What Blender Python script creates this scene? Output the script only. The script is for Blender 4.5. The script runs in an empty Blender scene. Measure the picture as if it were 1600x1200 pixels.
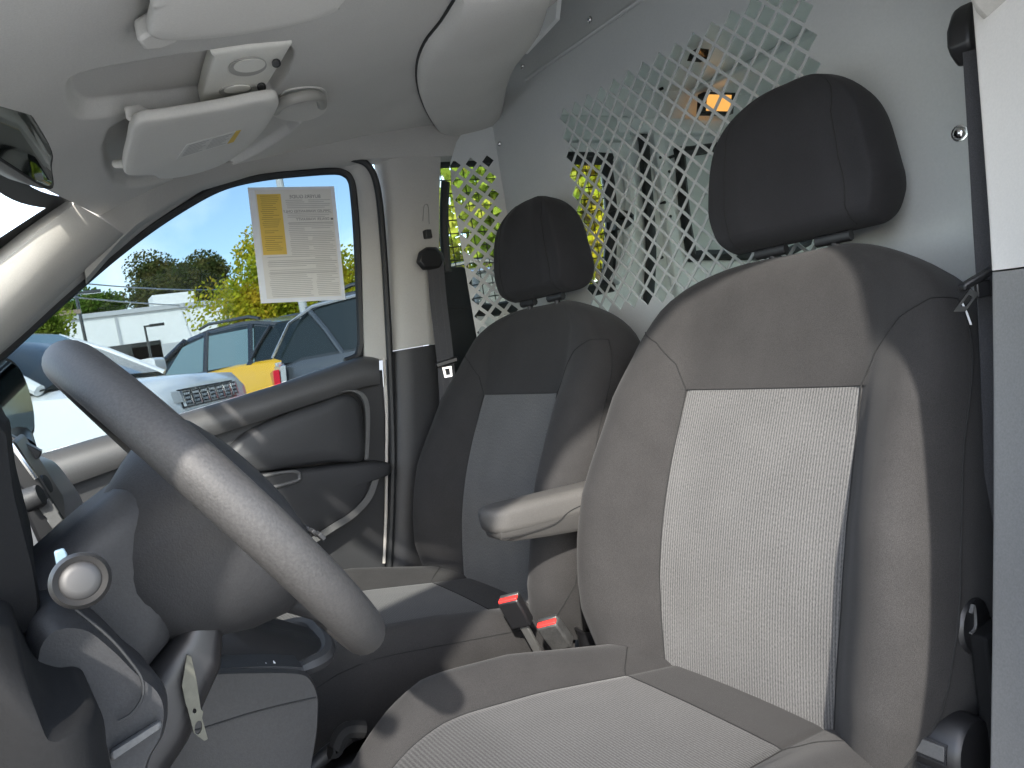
import bpy, bmesh, math, random
from math import sin, cos, pi, sqrt, exp, radians
from mathutils import Vector, Matrix, noise
from mathutils.geometry import delaunay_2d_cdt

V = Vector
random.seed(7)
scene = bpy.context.scene
col = scene.collection
HC = 1.14         # height of the lens above the tarmac; coordinates below are measured from the lens height

# ------------------------------------------------------------------ camera
FPX = 1123.28     # focal length in pixels of a 1600 px wide frame
AX = V((0.8290, 0.1790, 0.5290)); AY = V((-0.5340, -0.0240, 0.8450))
AX.normalize(); AY = (AY - AX * AY.dot(AX)).normalized()
AZ = V((AY.y*AX.z - AY.z*AX.y, AY.z*AX.x - AY.x*AX.z, AY.x*AX.y - AY.y*AX.x))
if AZ.y < 0: AZ = -AZ
R_ = V((AX.x, AY.x, AZ.x)); U_ = V((AX.y, AY.y, AZ.y)); F_ = V((AX.z, AY.z, AZ.z))
cam_d = bpy.data.cameras.new('camera'); cam = bpy.data.objects.new('camera', cam_d); col.objects.link(cam)
cam_d.sensor_width = 36; cam_d.lens = FPX / 1600 * 36; cam_d.clip_start = 0.02; cam_d.clip_end = 3000
cam.matrix_world = Matrix(((R_.x, U_.x, -F_.x, 0), (R_.y, U_.y, -F_.y, 0), (R_.z, U_.z, -F_.z, HC), (0, 0, 0, 1)))
scene.camera = cam

# ------------------------------------------------------------------ sky, sun, exposure
SUN = V((-0.43, -0.66, 0.58)).normalized()      # towards the sun
SUN_STRENGTH = 2.0; SKY_STRENGTH = 0.15; EXPOSURE = 2.52
world = bpy.data.worlds.new('World'); scene.world = world; world.use_nodes = True
nt = world.node_tree; nt.nodes.clear()
def N(nt, t, **k):
    n = nt.nodes.new(t)
    for a, b in k.items():
        if a in n.inputs.keys() if isinstance(a, str) else False: n.inputs[a].default_value = b
        else: setattr(n, a, b)
    return n
wo = N(nt, 'ShaderNodeOutputWorld'); bg = N(nt, 'ShaderNodeBackground')
sky = N(nt, 'ShaderNodeTexSky'); sky.sky_type = 'NISHITA'; sky.sun_disc = False
sky.sun_elevation = math.asin(SUN.z); sky.sun_rotation = math.atan2(SUN.x, SUN.y)
sky.air_density = 1.0; sky.dust_density = 1.4; sky.ozone_density = 1.6
tc = N(nt, 'ShaderNodeTexCoord'); sx = N(nt, 'ShaderNodeSeparateXYZ'); nt.links.new(tc.outputs['Generated'], sx.inputs[0])
def wm(op, a, b=None):
    m = nt.nodes.new('ShaderNodeMath'); m.operation = op
    for i, x in enumerate((a, b)):
        if x is None: continue
        if isinstance(x, (int, float)): m.inputs[i].default_value = x
        else: nt.links.new(x, m.inputs[i])
    return m.outputs[0]
zz = wm('MAXIMUM', wm('ADD', sx.outputs['Z'], 0.12), 0.03)
cx = wm('DIVIDE', sx.outputs['X'], zz); cy = wm('DIVIDE', sx.outputs['Y'], zz)
cb = N(nt, 'ShaderNodeCombineXYZ'); nt.links.new(cx, cb.inputs[0]); nt.links.new(cy, cb.inputs[1])
mp = N(nt, 'ShaderNodeMapping'); nt.links.new(cb.outputs[0], mp.inputs[0])
mp.inputs['Rotation'].default_value = (0, 0, radians(38)); mp.inputs['Scale'].default_value = (0.9, 0.22, 1); mp.inputs['Location'].default_value = (0.35, 0.0, 0)
cn = N(nt, 'ShaderNodeTexNoise'); cn.inputs['Scale'].default_value = 1.5; cn.inputs['Detail'].default_value = 7; cn.inputs['Distortion'].default_value = 0.35
nt.links.new(mp.outputs[0], cn.inputs['Vector'])
cr = N(nt, 'ShaderNodeValToRGB'); nt.links.new(cn.outputs['Fac'], cr.inputs[0])
cr.color_ramp.elements[0].position = 0.45; cr.color_ramp.elements[0].color = (0, 0, 0, 1)
cr.color_ramp.elements[1].position = 0.69; cr.color_ramp.elements[1].color = (0.85, 0.85, 0.85, 1)
mxw = N(nt, 'ShaderNodeMix'); mxw.data_type = 'RGBA'
nt.links.new(cr.outputs[0], mxw.inputs[0]); nt.links.new(sky.outputs[0], mxw.inputs[6]); mxw.inputs[7].default_value = (8.0, 8.15, 8.4, 1)
nt.links.new(mxw.outputs[2], bg.inputs[0]); bg.inputs[1].default_value = SKY_STRENGTH
nt.links.new(bg.outputs[0], wo.inputs[0])
sd = bpy.data.lights.new('sun', 'SUN'); so = bpy.data.objects.new('sun', sd); col.objects.link(so)
sd.energy = SUN_STRENGTH; sd.angle = radians(1.2); sd.color = (1.0, 0.945, 0.87)
so.rotation_euler = (-SUN).to_track_quat('-Z', 'Y').to_euler(); so.location = (-4, -6, 8)
vs = scene.view_settings; vs.view_transform = 'Standard'; vs.look = 'None'; vs.exposure = EXPOSURE; vs.gamma = 1.0; vs.use_curve_mapping = False
scene.cycles.max_bounces = 10; scene.cycles.diffuse_bounces = 6; scene.cycles.transparent_max_bounces = 24; scene.cycles.glossy_bounces = 4
scene.cycles.sample_clamp_indirect = 8

# ------------------------------------------------------------------ materials
def mat(name, base, rough=0.5, metal=0.0, spec=0.5, var=None, bump=None, sheen=0.0, dots=None, emit=None, coat=0.0):
    """var=(scale, amount) value mottling, bump=(scale, strength, distance), dots=(scale, amount) fine grain"""
    m = bpy.data.materials.new(name); m.use_nodes = True; t = m.node_tree
    b = t.nodes['Principled BSDF']; b.inputs['Base Color'].default_value = (*base, 1)
    b.inputs['Roughness'].default_value = rough; b.inputs['Metallic'].default_value = metal
    b.inputs['Specular IOR Level'].default_value = spec
    if sheen: b.inputs['Sheen Weight'].default_value = sheen; b.inputs['Sheen Roughness'].default_value = 0.5
    if coat: b.inputs['Coat Weight'].default_value = coat; b.inputs['Coat Roughness'].default_value = 0.05
    if emit: b.inputs['Emission Color'].default_value = (*emit[0], 1); b.inputs['Emission Strength'].default_value = emit[1]
    c = t.nodes.new('ShaderNodeTexCoord'); last = None
    for spec_ in (var, dots):
        if not spec_: continue
        n = t.nodes.new('ShaderNodeTexNoise'); n.inputs['Scale'].default_value = spec_[0]; n.inputs['Detail'].default_value = 5
        t.links.new(c.outputs['Object'], n.inputs['Vector'])
        r = t.nodes.new('ShaderNodeMapRange'); r.inputs[1].default_value = 0.25; r.inputs[2].default_value = 0.75
        r.inputs[3].default_value = 1 - spec_[1]; r.inputs[4].default_value = 1 + spec_[1]
        t.links.new(n.outputs['Fac'], r.inputs[0])
        x = t.nodes.new('ShaderNodeVectorMath'); x.operation = 'SCALE'
        if last is None: x.inputs[0].default_value = base
        else: t.links.new(last, x.inputs[0])
        t.links.new(r.outputs[0], x.inputs['Scale']); last = x.outputs[0]
    if last is not None: t.links.new(last, b.inputs['Base Color'])
    if bump:
        n = t.nodes.new('ShaderNodeTexNoise'); n.inputs['Scale'].default_value = bump[0]; n.inputs['Detail'].default_value = 3
        t.links.new(c.outputs['Object'], n.inputs['Vector'])
        bp = t.nodes.new('ShaderNodeBump'); bp.inputs['Strength'].default_value = bump[1]; bp.inputs['Distance'].default_value = bump[2]
        t.links.new(n.outputs['Fac'], bp.inputs['Height']); t.links.new(bp.outputs[0], b.inputs['Normal'])
    return m

def glass(name, tint, refl=1.0, dust=0.0):
    m = bpy.data.materials.new(name); m.use_nodes = True; t = m.node_tree; t.nodes.clear()
    o = t.nodes.new('ShaderNodeOutputMaterial'); tr = t.nodes.new('ShaderNodeBsdfTransparent'); tr.inputs[0].default_value = (*tint, 1)
    gl = t.nodes.new('ShaderNodeBsdfGlossy'); gl.inputs['Roughness'].default_value = 0.0; gl.inputs[0].default_value = (.95, .95, .95, 1)
    fr = t.nodes.new('ShaderNodeFresnel'); fr.inputs[0].default_value = 1.45
    mx = t.nodes.new('ShaderNodeMixShader'); fm = t.nodes.new('ShaderNodeMath'); fm.operation = 'MULTIPLY'; fm.inputs[1].default_value = refl; t.links.new(fr.outputs[0], fm.inputs[0]); t.links.new(fm.outputs[0], mx.inputs[0]); t.links.new(tr.outputs[0], mx.inputs[1]); t.links.new(gl.outputs[0], mx.inputs[2])
    out = mx.outputs[0]
    if dust:
        df = t.nodes.new('ShaderNodeBsdfDiffuse'); df.inputs[0].default_value = (0.8, 0.8, 0.78, 1)
        m2 = t.nodes.new('ShaderNodeMixShader'); m2.inputs[0].default_value = dust
        t.links.new(out, m2.inputs[1]); t.links.new(df.outputs[0], m2.inputs[2]); out = m2.outputs[0]
    t.links.new(out, o.inputs[0]); return m

def ribbed(name, dark, light, pitch, uvdir=0):
    """woven cloth with fine ribs; uses the UV map, which is in metres"""
    m = bpy.data.materials.new(name); m.use_nodes = True; t = m.node_tree; b = t.nodes['Principled BSDF']
    b.inputs['Roughness'].default_value = 0.95; b.inputs['Specular IOR Level'].default_value = 0.15; b.inputs['Sheen Weight'].default_value = 0.15
    u = t.nodes.new('ShaderNodeUVMap'); s = t.nodes.new('ShaderNodeSeparateXYZ'); t.links.new(u.outputs[0], s.inputs[0])
    def mm(op, a, bb=None):
        x = t.nodes.new('ShaderNodeMath'); x.operation = op
        for i, q in enumerate((a, bb)):
            if q is None: continue
            if isinstance(q, (int, float)): x.inputs[i].default_value = q
            else: t.links.new(q, x.inputs[i])
        return x.outputs[0]
    w = mm('SINE', mm('MULTIPLY', s.outputs[uvdir], 2*pi/pitch))
    rib = mm('MULTIPLY_ADD', w, 0.5); t.nodes[-1].inputs[2].default_value = 0.5
    mp = t.nodes.new('ShaderNodeMapping'); t.links.new(u.outputs[0], mp.inputs[0])
    mp.inputs['Scale'].default_value = (900, 260, 1) if uvdir == 0 else (260, 900, 1)
    n = t.nodes.new('ShaderNodeTexNoise'); n.inputs['Scale'].default_value = 1.0; n.inputs['Detail'].default_value = 2; t.links.new(mp.outputs[0], n.inputs['Vector'])
    nl = t.nodes.new('ShaderNodeTexNoise'); nl.inputs['Scale'].default_value = 9; t.links.new(u.outputs[0], nl.inputs['Vector'])
    f = mm('ADD', mm('MULTIPLY', rib, 0.42), mm('MULTIPLY', mm('SUBTRACT', n.outputs['Fac'], 0.3), 1.05))
    f = mm('ADD', f, mm('MULTIPLY', mm('SUBTRACT', nl.outputs['Fac'], 0.5), 0.25))
    mx = t.nodes.new('ShaderNodeMix'); mx.data_type = 'RGBA'; mx.clamp_factor = True
    t.links.new(f, mx.inputs[0]); mx.inputs[6].default_value = (*dark, 1); mx.inputs[7].default_value = (*light, 1)
    t.links.new(mx.outputs[2], b.inputs['Base Color'])
    bp = t.nodes.new('ShaderNodeBump'); bp.inputs['Strength'].default_value = 0.5; bp.inputs['Distance'].default_value = 0.0008
    t.links.new(f, bp.inputs['Height']); t.links.new(bp.outputs[0], b.inputs['Normal'])
    return m

M = {}
M['fabric'] = mat('dark_seat_cloth', (0.0270, 0.0262, 0.0260), 0.95, spec=0.12, var=(14, 0.12), dots=(1300, 0.5), bump=(1300, 0.5, 0.0005), sheen=0.06)
M['headcloth'] = mat('headrest_cloth', (0.0205, 0.0205, 0.0222), 0.95, spec=0.12, var=(14, 0.10), dots=(1300, 0.40), bump=(1300, 0.5, 0.0005), sheen=0.04)
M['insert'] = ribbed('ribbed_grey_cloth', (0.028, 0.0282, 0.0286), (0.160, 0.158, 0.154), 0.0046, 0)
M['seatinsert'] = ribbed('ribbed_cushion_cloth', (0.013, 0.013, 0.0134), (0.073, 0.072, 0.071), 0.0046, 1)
M['seam'] = mat('seam_thread', (0.007, 0.007, 0.007), 0.9)
M['armpad'] = mat('armrest_vinyl', (0.060, 0.0575, 0.054), 0.65, var=(8, .08), dots=(500, .15), bump=(700, .25, .0005))
M['armbase'] = mat('armrest_base_plastic', (0.040, 0.0385, 0.0365), 0.6, dots=(500, .15), bump=(700, .25, .0005))
M['dark'] = mat('black_plastic', (0.021, 0.0215, 0.023), 0.55, spec=.35, var=(10, .15), dots=(420, .2), bump=(650, .35, .0005))
M['stalkcap'] = mat('stalk_cap_plastic', (0.014, 0.0137, 0.0135), 0.5)
M['black'] = mat('deep_black_plastic', (0.010, 0.010, 0.011), 0.4, bump=(600, .15, .0003))
M['matte'] = mat('matte_black_plastic', (0.0034, 0.0036, 0.0040), 0.85, spec=.25, var=(8, .15), dots=(420, .2), bump=(650, .3, .0005))
M['dashsky'] = mat('sky_lightened_dash_plastic', (0.11, 0.115, 0.125), 0.35, dots=(420, .1), bump=(650, .2, .0004))  # charcoal dash lightened, the sky's reflection is in the colour
M['greyshade'] = mat('grey_shaded_trim', (0.36, 0.352, 0.33), 0.8, var=(5, .04), dots=(380, .05), bump=(500, .25, .0005))  # greyer copy of the cream trim, shade put into its colour
M['sillplastic'] = mat('sill_plastic', (0.050, 0.050, 0.051), 0.5, var=(7, .1), dots=(420, .12), bump=(650, .3, .0005))
M['buckgrey'] = mat('dusty_buckle_plastic', (0.034, 0.034, 0.033), 0.6, var=(60, .3), dots=(300, .3))
M['litcream'] = mat('lit_cream_plastic', (0.72, 0.685, 0.64), 0.8, var=(5, .03), dots=(380, .04), bump=(500, .2, .0005))  # paler copy of the cream trim, brighter light put into its colour
M['charcoal'] = mat('charcoal_plastic', (0.024, 0.0245, 0.026), 0.55, var=(7, .12), dots=(420, .2), bump=(650, .35, .0005))
M['greyplastic'] = mat('grey_plastic', (0.075, 0.075, 0.074), 0.55, var=(7, .1), dots=(420, .12), bump=(650, .3, .0005))
M['rimgrip'] = mat('steering_rim_polyurethane', (0.031, 0.0298, 0.029), 0.62, var=(9, .15), dots=(450, .3), bump=(520, .4, .0006))
M['headliner'] = mat('headliner_felt', (0.555, 0.545, 0.515), 0.95, spec=.1, var=(5, .05), dots=(500, .07), bump=(500, .25, .0006))
M['visor'] = mat('visor_vinyl', (0.62, 0.605, 0.565), 0.8, var=(6, .04), dots=(420, .05), bump=(500, .2, .0005))
M['cream'] = mat('cream_pillar_plastic', (0.46, 0.44, 0.405), 0.9, var=(5, .04), dots=(380, .05), bump=(500, .25, .0005))
M['console'] = mat('pale_console_plastic', (0.76, 0.745, 0.68), 0.5, dots=(420, .04))
M['pillargrey'] = mat('grey_pillar_plastic', (0.235, 0.228, 0.215), 0.9, var=(5, .08), dots=(420, .12), bump=(600, .3, .0005))
M['partition'] = mat('grey_powder_coat', (0.41, 0.425, 0.42), 0.45, var=(4, .04), dots=(300, .04), bump=(420, .12, .0004))
M['whitepaint'] = mat('white_van_paint', (0.74, 0.76, 0.75), 0.35, var=(3, .05), dots=(60, .02))
M['blankpanel'] = mat('pale_grey_blanking_panel', (0.55, 0.585, 0.57), 0.6, var=(3, .04))
M['rubber'] = mat('black_rubber', (0.012, 0.013, 0.014), 0.6, bump=(300, .2, .0005))
M['chrome'] = mat('bright_metal', (0.72, 0.72, 0.72), 0.16, metal=1.0)
M['steel'] = mat('brushed_steel', (0.42, 0.41, 0.37), 0.38, metal=1.0, var=(60, .15))
M['keymetal'] = mat('worn_key_metal', (0.085, 0.085, 0.07), 0.5, metal=.6, var=(90, .25))
M['lampbowl'] = mat('lamp_bowl_plastic', (0.36, 0.35, 0.32), 0.4)
M['greysteel'] = mat('grey_steel', (0.30, 0.30, 0.29), 0.35, metal=.8)
M['webbing'] = mat('belt_webbing', (0.035, 0.035, 0.038), 0.8, dots=(700, .4), bump=(900, .5, .0006))
M['red'] = mat('red_button', (0.75, 0.035, 0.03), 0.4)
M['glass'] = glass('window_glass', (0.40, 0.44, 0.455), 0.05, 0.0)
M['windshield'] = glass('windshield_glass', (0.86, 0.89, 0.88), 0.15, 0.0)
M['cargoglass'] = glass('cargo_glass', (0.72, 0.76, 0.72), 0.8)
M['mirror'] = mat('mirror_silver', (0.75, 0.78, 0.77), 0.02, metal=1.0)
M['dimmirror'] = mat('dimming_mirror', (0.24, 0.27, 0.26), 0.04, metal=1.0)
M['paper'] = mat('white_paper', (0.66, 0.655, 0.62), 0.8, var=(20, .04))
M['sleeve'] = mat('clear_sleeve_edge', (0.70, 0.73, 0.77), 0.3)
M['yellowpaper'] = mat('yellow_paper', (0.66, 0.47, 0.10), 0.8)
M['ink'] = mat('printing_ink', (0.17, 0.17, 0.17), 0.8)
M['inkpale'] = mat('fine_print', (0.36, 0.355, 0.345), 0.8)
M['inkyellow'] = mat('fine_print_on_yellow', (0.33, 0.235, 0.06), 0.8)
M['white'] = mat('white_mark', (0.8, 0.8, 0.8), 0.5)
M['amber'] = mat('amber_lamp_lens', (0.6, 0.33, 0.12), 0.3, emit=((1.0, 0.46, 0.10), 0.17))
M['carpet'] = mat('dark_carpet', (0.016, 0.016, 0.017), 0.95, dots=(300, .4), bump=(400, .6, .002))
M['bluelight'] = mat('painted_window_light', (0.13, 0.19, 0.23), 0.3)  # colour of the reflected window light on the stalk

# ------------------------------------------------------------------ geometry helpers
def W(u, v, X=None, Y=None, Z=None):
    d = R_ * ((u-800)/FPX) + U_ * ((600-v)/FPX) + F_
    if X is not None: return d * (X/d.x)
    if Y is not None: return d * (Y/d.y)
    return d * (Z/d.z)

def wloc(o):
    p = V((0, 0, 0))
    while o is not None: p = p + o.location; o = o.parent
    return p

def mk(name, verts, faces, m, parent=None, smooth=True, angle=38, uv=None, bevel=None, seg=2):
    off = V((0, 0, HC)) - (wloc(parent) if parent is not None else V((0, 0, 0)))
    org = V((0, 0, 0))
    vs_ = [V(p) + off for p in verts]
    if parent is None:
        lo = V((sum(p.x for p in vs_)/len(vs_), sum(p.y for p in vs_)/len(vs_), min(p.z for p in vs_))); org = lo
        vs_ = [p - lo for p in vs_]
    me = bpy.data.meshes.new(name); me.from_pydata([tuple(p) for p in vs_], [], [tuple(f) for f in faces]); me.validate(); me.update()
    if uv is not None:
        l = me.uv_layers.new(name='UVMap')
        for lp in me.loops: l.data[lp.index].uv = uv[lp.vertex_index]
    bm = bmesh.new(); bm.from_mesh(me)
    bmesh.ops.recalc_face_normals(bm, faces=bm.faces); bm.to_mesh(me); bm.free()
    if smooth:
        me.polygons.foreach_set('use_smooth', [True]*len(me.polygons))
        me.set_sharp_from_angle(angle=radians(angle))
    o = bpy.data.objects.new(name, me); col.objects.link(o); me.materials.append(M[m] if isinstance(m, str) else m)
    o.location = org
    if parent is not None: o.parent = parent
    if bevel:
        b = o.modifiers.new('bevel', 'BEVEL'); b.width = bevel; b.segments = seg; b.limit_method = 'ANGLE'; b.angle_limit = radians(35)
        b.harden_normals = False
    return o

def thing(name, label, cat, loc=(0, 0, 0), group=None):
    o = bpy.data.objects.new(name, None); col.objects.link(o); o.empty_display_size = 0.1
    o.location = V(loc) + V((0, 0, HC)); o['label'] = label; o['category'] = cat
    if group: o['group'] = group
    return o

def tag(o, label, cat, group=None):
    o['label'] = label; o['category'] = cat
    if group: o['group'] = group
    return o

class B:
    """collects geometry for one mesh"""
    def __init__(s): s.v = []; s.f = []
    def add(s, v, f):
        n = len(s.v); s.v += [V(p) for p in v]; s.f += [tuple(i+n for i in q) for q in f]; return s
    def box(s, a, b):
        (x0, y0, z0), (x1, y1, z1) = a, b
        return s.add([(x0,y0,z0),(x1,y0,z0),(x1,y1,z0),(x0,y1,z0),(x0,y0,z1),(x1,y0,z1),(x1,y1,z1),(x0,y1,z1)],
                     [(0,3,2,1),(4,5,6,7),(0,1,5,4),(1,2,6,5),(2,3,7,6),(3,0,4,7)])
    def obox(s, c, ax, ay, az):
        c = V(c); ax, ay, az = V(ax), V(ay), V(az)
        p = [c+ax*i+ay*j+az*k for k in (-1, 1) for j in (-1, 1) for i in (-1, 1)]
        return s.add(p, [(0,2,3,1),(4,5,7,6),(0,1,5,4),(1,3,7,5),(3,2,6,7),(2,0,4,6)])
    def loft(s, loops, closed=True, caps=True):
        n = len(loops[0]); v = [p for l in loops for p in l]; f = []
        for i in range(len(loops)-1):
            for j in range(n if closed else n-1):
                k = (j+1) % n; f.append((i*n+j, i*n+k, (i+1)*n+k, (i+1)*n+j))
        if caps and closed: f.append(tuple(range(n-1, -1, -1))); f.append(tuple((len(loops)-1)*n+j for j in range(n)))
        return s.add(v, f)
    def tube(s, path, r, n=8, up=None, flat=1.0, closed=False):
        path = [V(p) for p in path]; L = len(path); loops = []
        rs = r if isinstance(r, (list, tuple)) else [r]*L
        prev = None
        for i, p in enumerate(path):
            if closed: t = path[(i+1) % L] - path[i-1]
            else: t = path[min(i+1, L-1)] - path[max(i-1, 0)]
            t.normalize()
            if up is not None: a = V(up) - t*t.dot(V(up))
            elif prev is None:
                a = V((0, 0, 1)) if abs(t.z) < .9 else V((1, 0, 0)); a = a - t*t.dot(a)
            else: a = prev - t*t.dot(prev)
            a.normalize(); prev = a; b = t.cross(a)
            loops.append([p + a*(cos(2*pi*k/n)*rs[i]) + b*(sin(2*pi*k/n)*rs[i]*flat) for k in range(n)])
        if closed: loops.append(loops[0]); return s.loft(loops, True, False)
        return s.loft(loops)
    def strip(s, path, wdir, hw, nrm, th):
        """flat strap: half width hw along wdir, thickness th along nrm"""
        loops = []
        for i, p in enumerate(path):
            p = V(p); w = V(wdir[i] if isinstance(wdir, list) else wdir).normalized()*hw; n_ = V(nrm).normalized()*th
            loops.append([p-w, p+w, p+w+n_, p-w+n_])
        return s.loft(loops)
    def revolve(s, o, axis, prof, n=28):
        o = V(o); axis = V(axis).normalized(); a = V((0, 0, 1)) if abs(axis.z) < .9 else V((1, 0, 0)); a = (a-axis*axis.dot(a)).normalized(); b = axis.cross(a)
        return s.loft([[o + axis*h + (a*cos(2*pi*k/n)+b*sin(2*pi*k/n))*r for k in range(n)] for r, h in prof])
    def poly(s, pts, ext, holes=()):
        """planar outline (with holes) pushed along ext"""
        pts = [V(p) for p in pts]; ext = V(ext); n_ = ext.normalized()
        a = (pts[1]-pts[0]); a = (a-n_*n_.dot(a)).normalized(); b = n_.cross(a); o = pts[0]
        rings = [pts]+[[V(q) for q in h] for h in holes]
        flat = [p for r in rings for p in r]; fs = []; k = 0
        for r in rings: fs.append(list(range(k, k+len(r)))); k += len(r)
        p2 = [V(((p-o).dot(a), (p-o).dot(b))) for p in flat]
        ov, oe, of, ivx, iex, ifx = delaunay_2d_cdt(p2, [], fs, 5 if holes else 1, 1e-7)
        h2 = []
        for i, q in enumerate(ov):
            src = ivx[i]; h2.append(flat[src[0]].copy() if src else o + a*q.x + b*q.y)
        n = len(h2); faces = [tuple(q) for q in of]; cnt = {}
        for q in faces:
            for i in range(len(q)):
                e = (q[i], q[(i+1) % len(q)]); key = tuple(sorted(e)); cnt[key] = None if key in cnt else e
        side = [(e[0], e[1], e[1]+n, e[0]+n) for e in cnt.values() if e]
        return s.add(h2+[p+ext for p in h2], [tuple(reversed(q)) for q in faces]+[tuple(i+n for i in q) for q in faces]+side)
    def build(s, name, m, parent=None, **k): return mk(name, s.v, s.f, m, parent, **k)

def cat(pts, n=8, closed=False):
    """Catmull-Rom curve through points"""
    P = [V(p) for p in pts]; L = len(P); out = []
    rng = L if closed else L-1
    for i in range(rng):
        if closed: p0, p1, p2, p3 = P[i-1], P[i], P[(i+1) % L], P[(i+2) % L]
        else: p0, p1, p2, p3 = P[max(i-1, 0)], P[i], P[i+1], P[min(i+2, L-1)]
        for k in range(n):
            t = k/n; out.append(0.5*((2*p1)+(p2-p0)*t+(2*p0-5*p1+4*p2-p3)*t*t+(3*p1-p0-3*p2+p3)*t**3))
    if not closed: out.append(P[-1])
    return out
def interp(x, xs, ys):
    if x <= xs[0]: return ys[0]
    for i in range(len(xs)-1):
        if x <= xs[i+1]:
            t = (x-xs[i])/(xs[i+1]-xs[i]); return ys[i]+(ys[i+1]-ys[i])*t
    return ys[-1]
def sm(a, b, x):
    t = max(0, min(1, (x-a)/(b-a))); return t*t*(3-2*t)
def rrect(hx, hy, r, n=5):
    out = []
    for cx_, cy_, a0 in ((hx-r, hy-r, 0), (-hx+r, hy-r, 90), (-hx+r, -hy+r, 180), (hx-r, -hy+r, 270)):
        for i in range(n+1):
            a = radians(a0+90*i/n); out.append((cx_+r*cos(a), cy_+r*sin(a)))
    return out
CY = 1.08                                     # centre line of the van
def mir(p): return V((p[0], 2*CY-p[1], p[2]))

# ------------------------------------------------------------------ tarmac
gx = [(-400, -400, -HC), (400, -400, -HC), (400, 400, -HC), (-400, 400, -HC)]
M['asphalt'] = mat('asphalt', (0.38, 0.375, 0.36), 0.9, var=(.8, .15), dots=(40, .2), bump=(60, .3, .01))
g = mk('ground', gx, [(0, 1, 2, 3)], 'asphalt', smooth=False); g['kind'] = 'structure'

# ================================================================== THE VAN SHELL
van = thing('van', 'cargo van cabin with pale grey headliner, cream pillars and dark lower trim', 'van', (1.0, CY, -HC))

def roof_front(Y): return 0.004 + 0.086*(abs(Y-CY)/0.57)**2.6
RX = [-.05, .03, .09, .15, .2, .3, .45, .6, .8, 1.0, 1.25]
RZ = [.335, .375, .403, .428, .446, .470, .500, .53, .57, .60, .625]
def roof_z(X, Y):
    z = interp(X, RX, RZ); d = abs(Y-CY)
    if d > .42: z -= (.012+.045*(1-sm(.12, .36, X)))*((d-.42)/.32)**2
    return z
def onroof(u, v, dz=0.0):
    d = W(u, v, Y=1.0); lo, hi = 0.3, 3.0
    for _ in range(50):
        m_ = (lo+hi)/2; p = d*m_
        if p.z > roof_z(p.x, p.y)+dz: hi = m_
        else: lo = m_
    return d*lo
def sdpoly(x, y, P):
    best = 1e9; ins = False; n = len(P)
    for i in range(n):
        ax, ay = P[i]; bx, by = P[(i+1) % n]; ex, ey = bx-ax, by-ay
        t = max(0, min(1, ((x-ax)*ex+(y-ay)*ey)/(ex*ex+ey*ey))); best = min(best, (x-ax-ex*t)**2+(y-ay-ey*t)**2)
        if (ay > y) != (by > y) and x < (bx-ax)*(y-ay)/(by-ay)+ax: ins = not ins
    return -sqrt(best) if ins else sqrt(best)
def xy(p): return (p.x, p.y)
rec_console = [xy(p) for p in cat([onroof(*q) for q in [(112, 122), (160, 108), (250, 92), (400, 70), (452, 74), (456, 100), (430, 138), (400, 148), (250, 170), (150, 184), (118, 178), (106, 150)]], 3, True)]
rec_visor = [xy(p) for p in cat([onroof(*q) for q in [(172, 200), (300, 172), (440, 150), (470, 190), (400, 240), (330, 268), (250, 285), (178, 285)]], 3, True)]
def headliner_z(X, Y):
    z = roof_z(X, Y)
    if X > .62 or Y < .8: return z
    d = sdpoly(X, Y, rec_console)
    if d < .02: z += .026*sm(.004, -.008, d)
    d = sdpoly(X, Y, rec_visor)
    if d < .02: z += .018*sm(.004, -.008, d)
    return z
def roof_rear(Y): return min(1.16, .905 + .30*(abs(Y-CY-.02)/.62)**2)
nx_, ny_ = 330, 330
vv, ff = [], []
for i in range(nx_+1):
    for j in range(ny_+1):
        Y = .36 + (1.80-.36)*j/ny_; x0 = roof_front(Y); X = x0 + (roof_rear(Y)-x0)*i/nx_
        vv.append(V((X, Y, headliner_z(X, Y) + .0008*noise.noise(V((X*9, Y*9, 0))))))
for i in range(nx_):
    for j in range(ny_):
        a = i*(ny_+1)+j; ff.append((a, a+1, a+ny_+2, a+ny_+1))
headliner = mk('headliner', vv, ff, 'headliner', van, angle=60)
headliner['label'] = 'pale grey felt headliner with moulded visor recesses'

# roof skin (outer sheet)
vv, ff = [], []; nx_, ny_ = 40, 40
for i in range(nx_+1):
    for j in range(ny_+1):
        a = -1+2*j/ny_; Y = CY + .80*a; X = roof_front(min(max(Y, .4), 1.76)) - .02 + 2.95*i/nx_
        z = interp(X, RX+[1.8, 3.0], RZ+[.66, .64]) + .07 + .07*sm(.45, 1.0, X) - .015*max(0, (abs(a)-.75)/.25)**2.2
        vv.append(V((X, Y, z)))
for i in range(nx_):
    for j in range(ny_):
        a = i*(ny_+1)+j; ff.append((a, a+1, a+ny_+2, a+ny_+1))
mk('roof_skin', vv, ff, 'whitepaint', van, angle=60)

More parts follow.
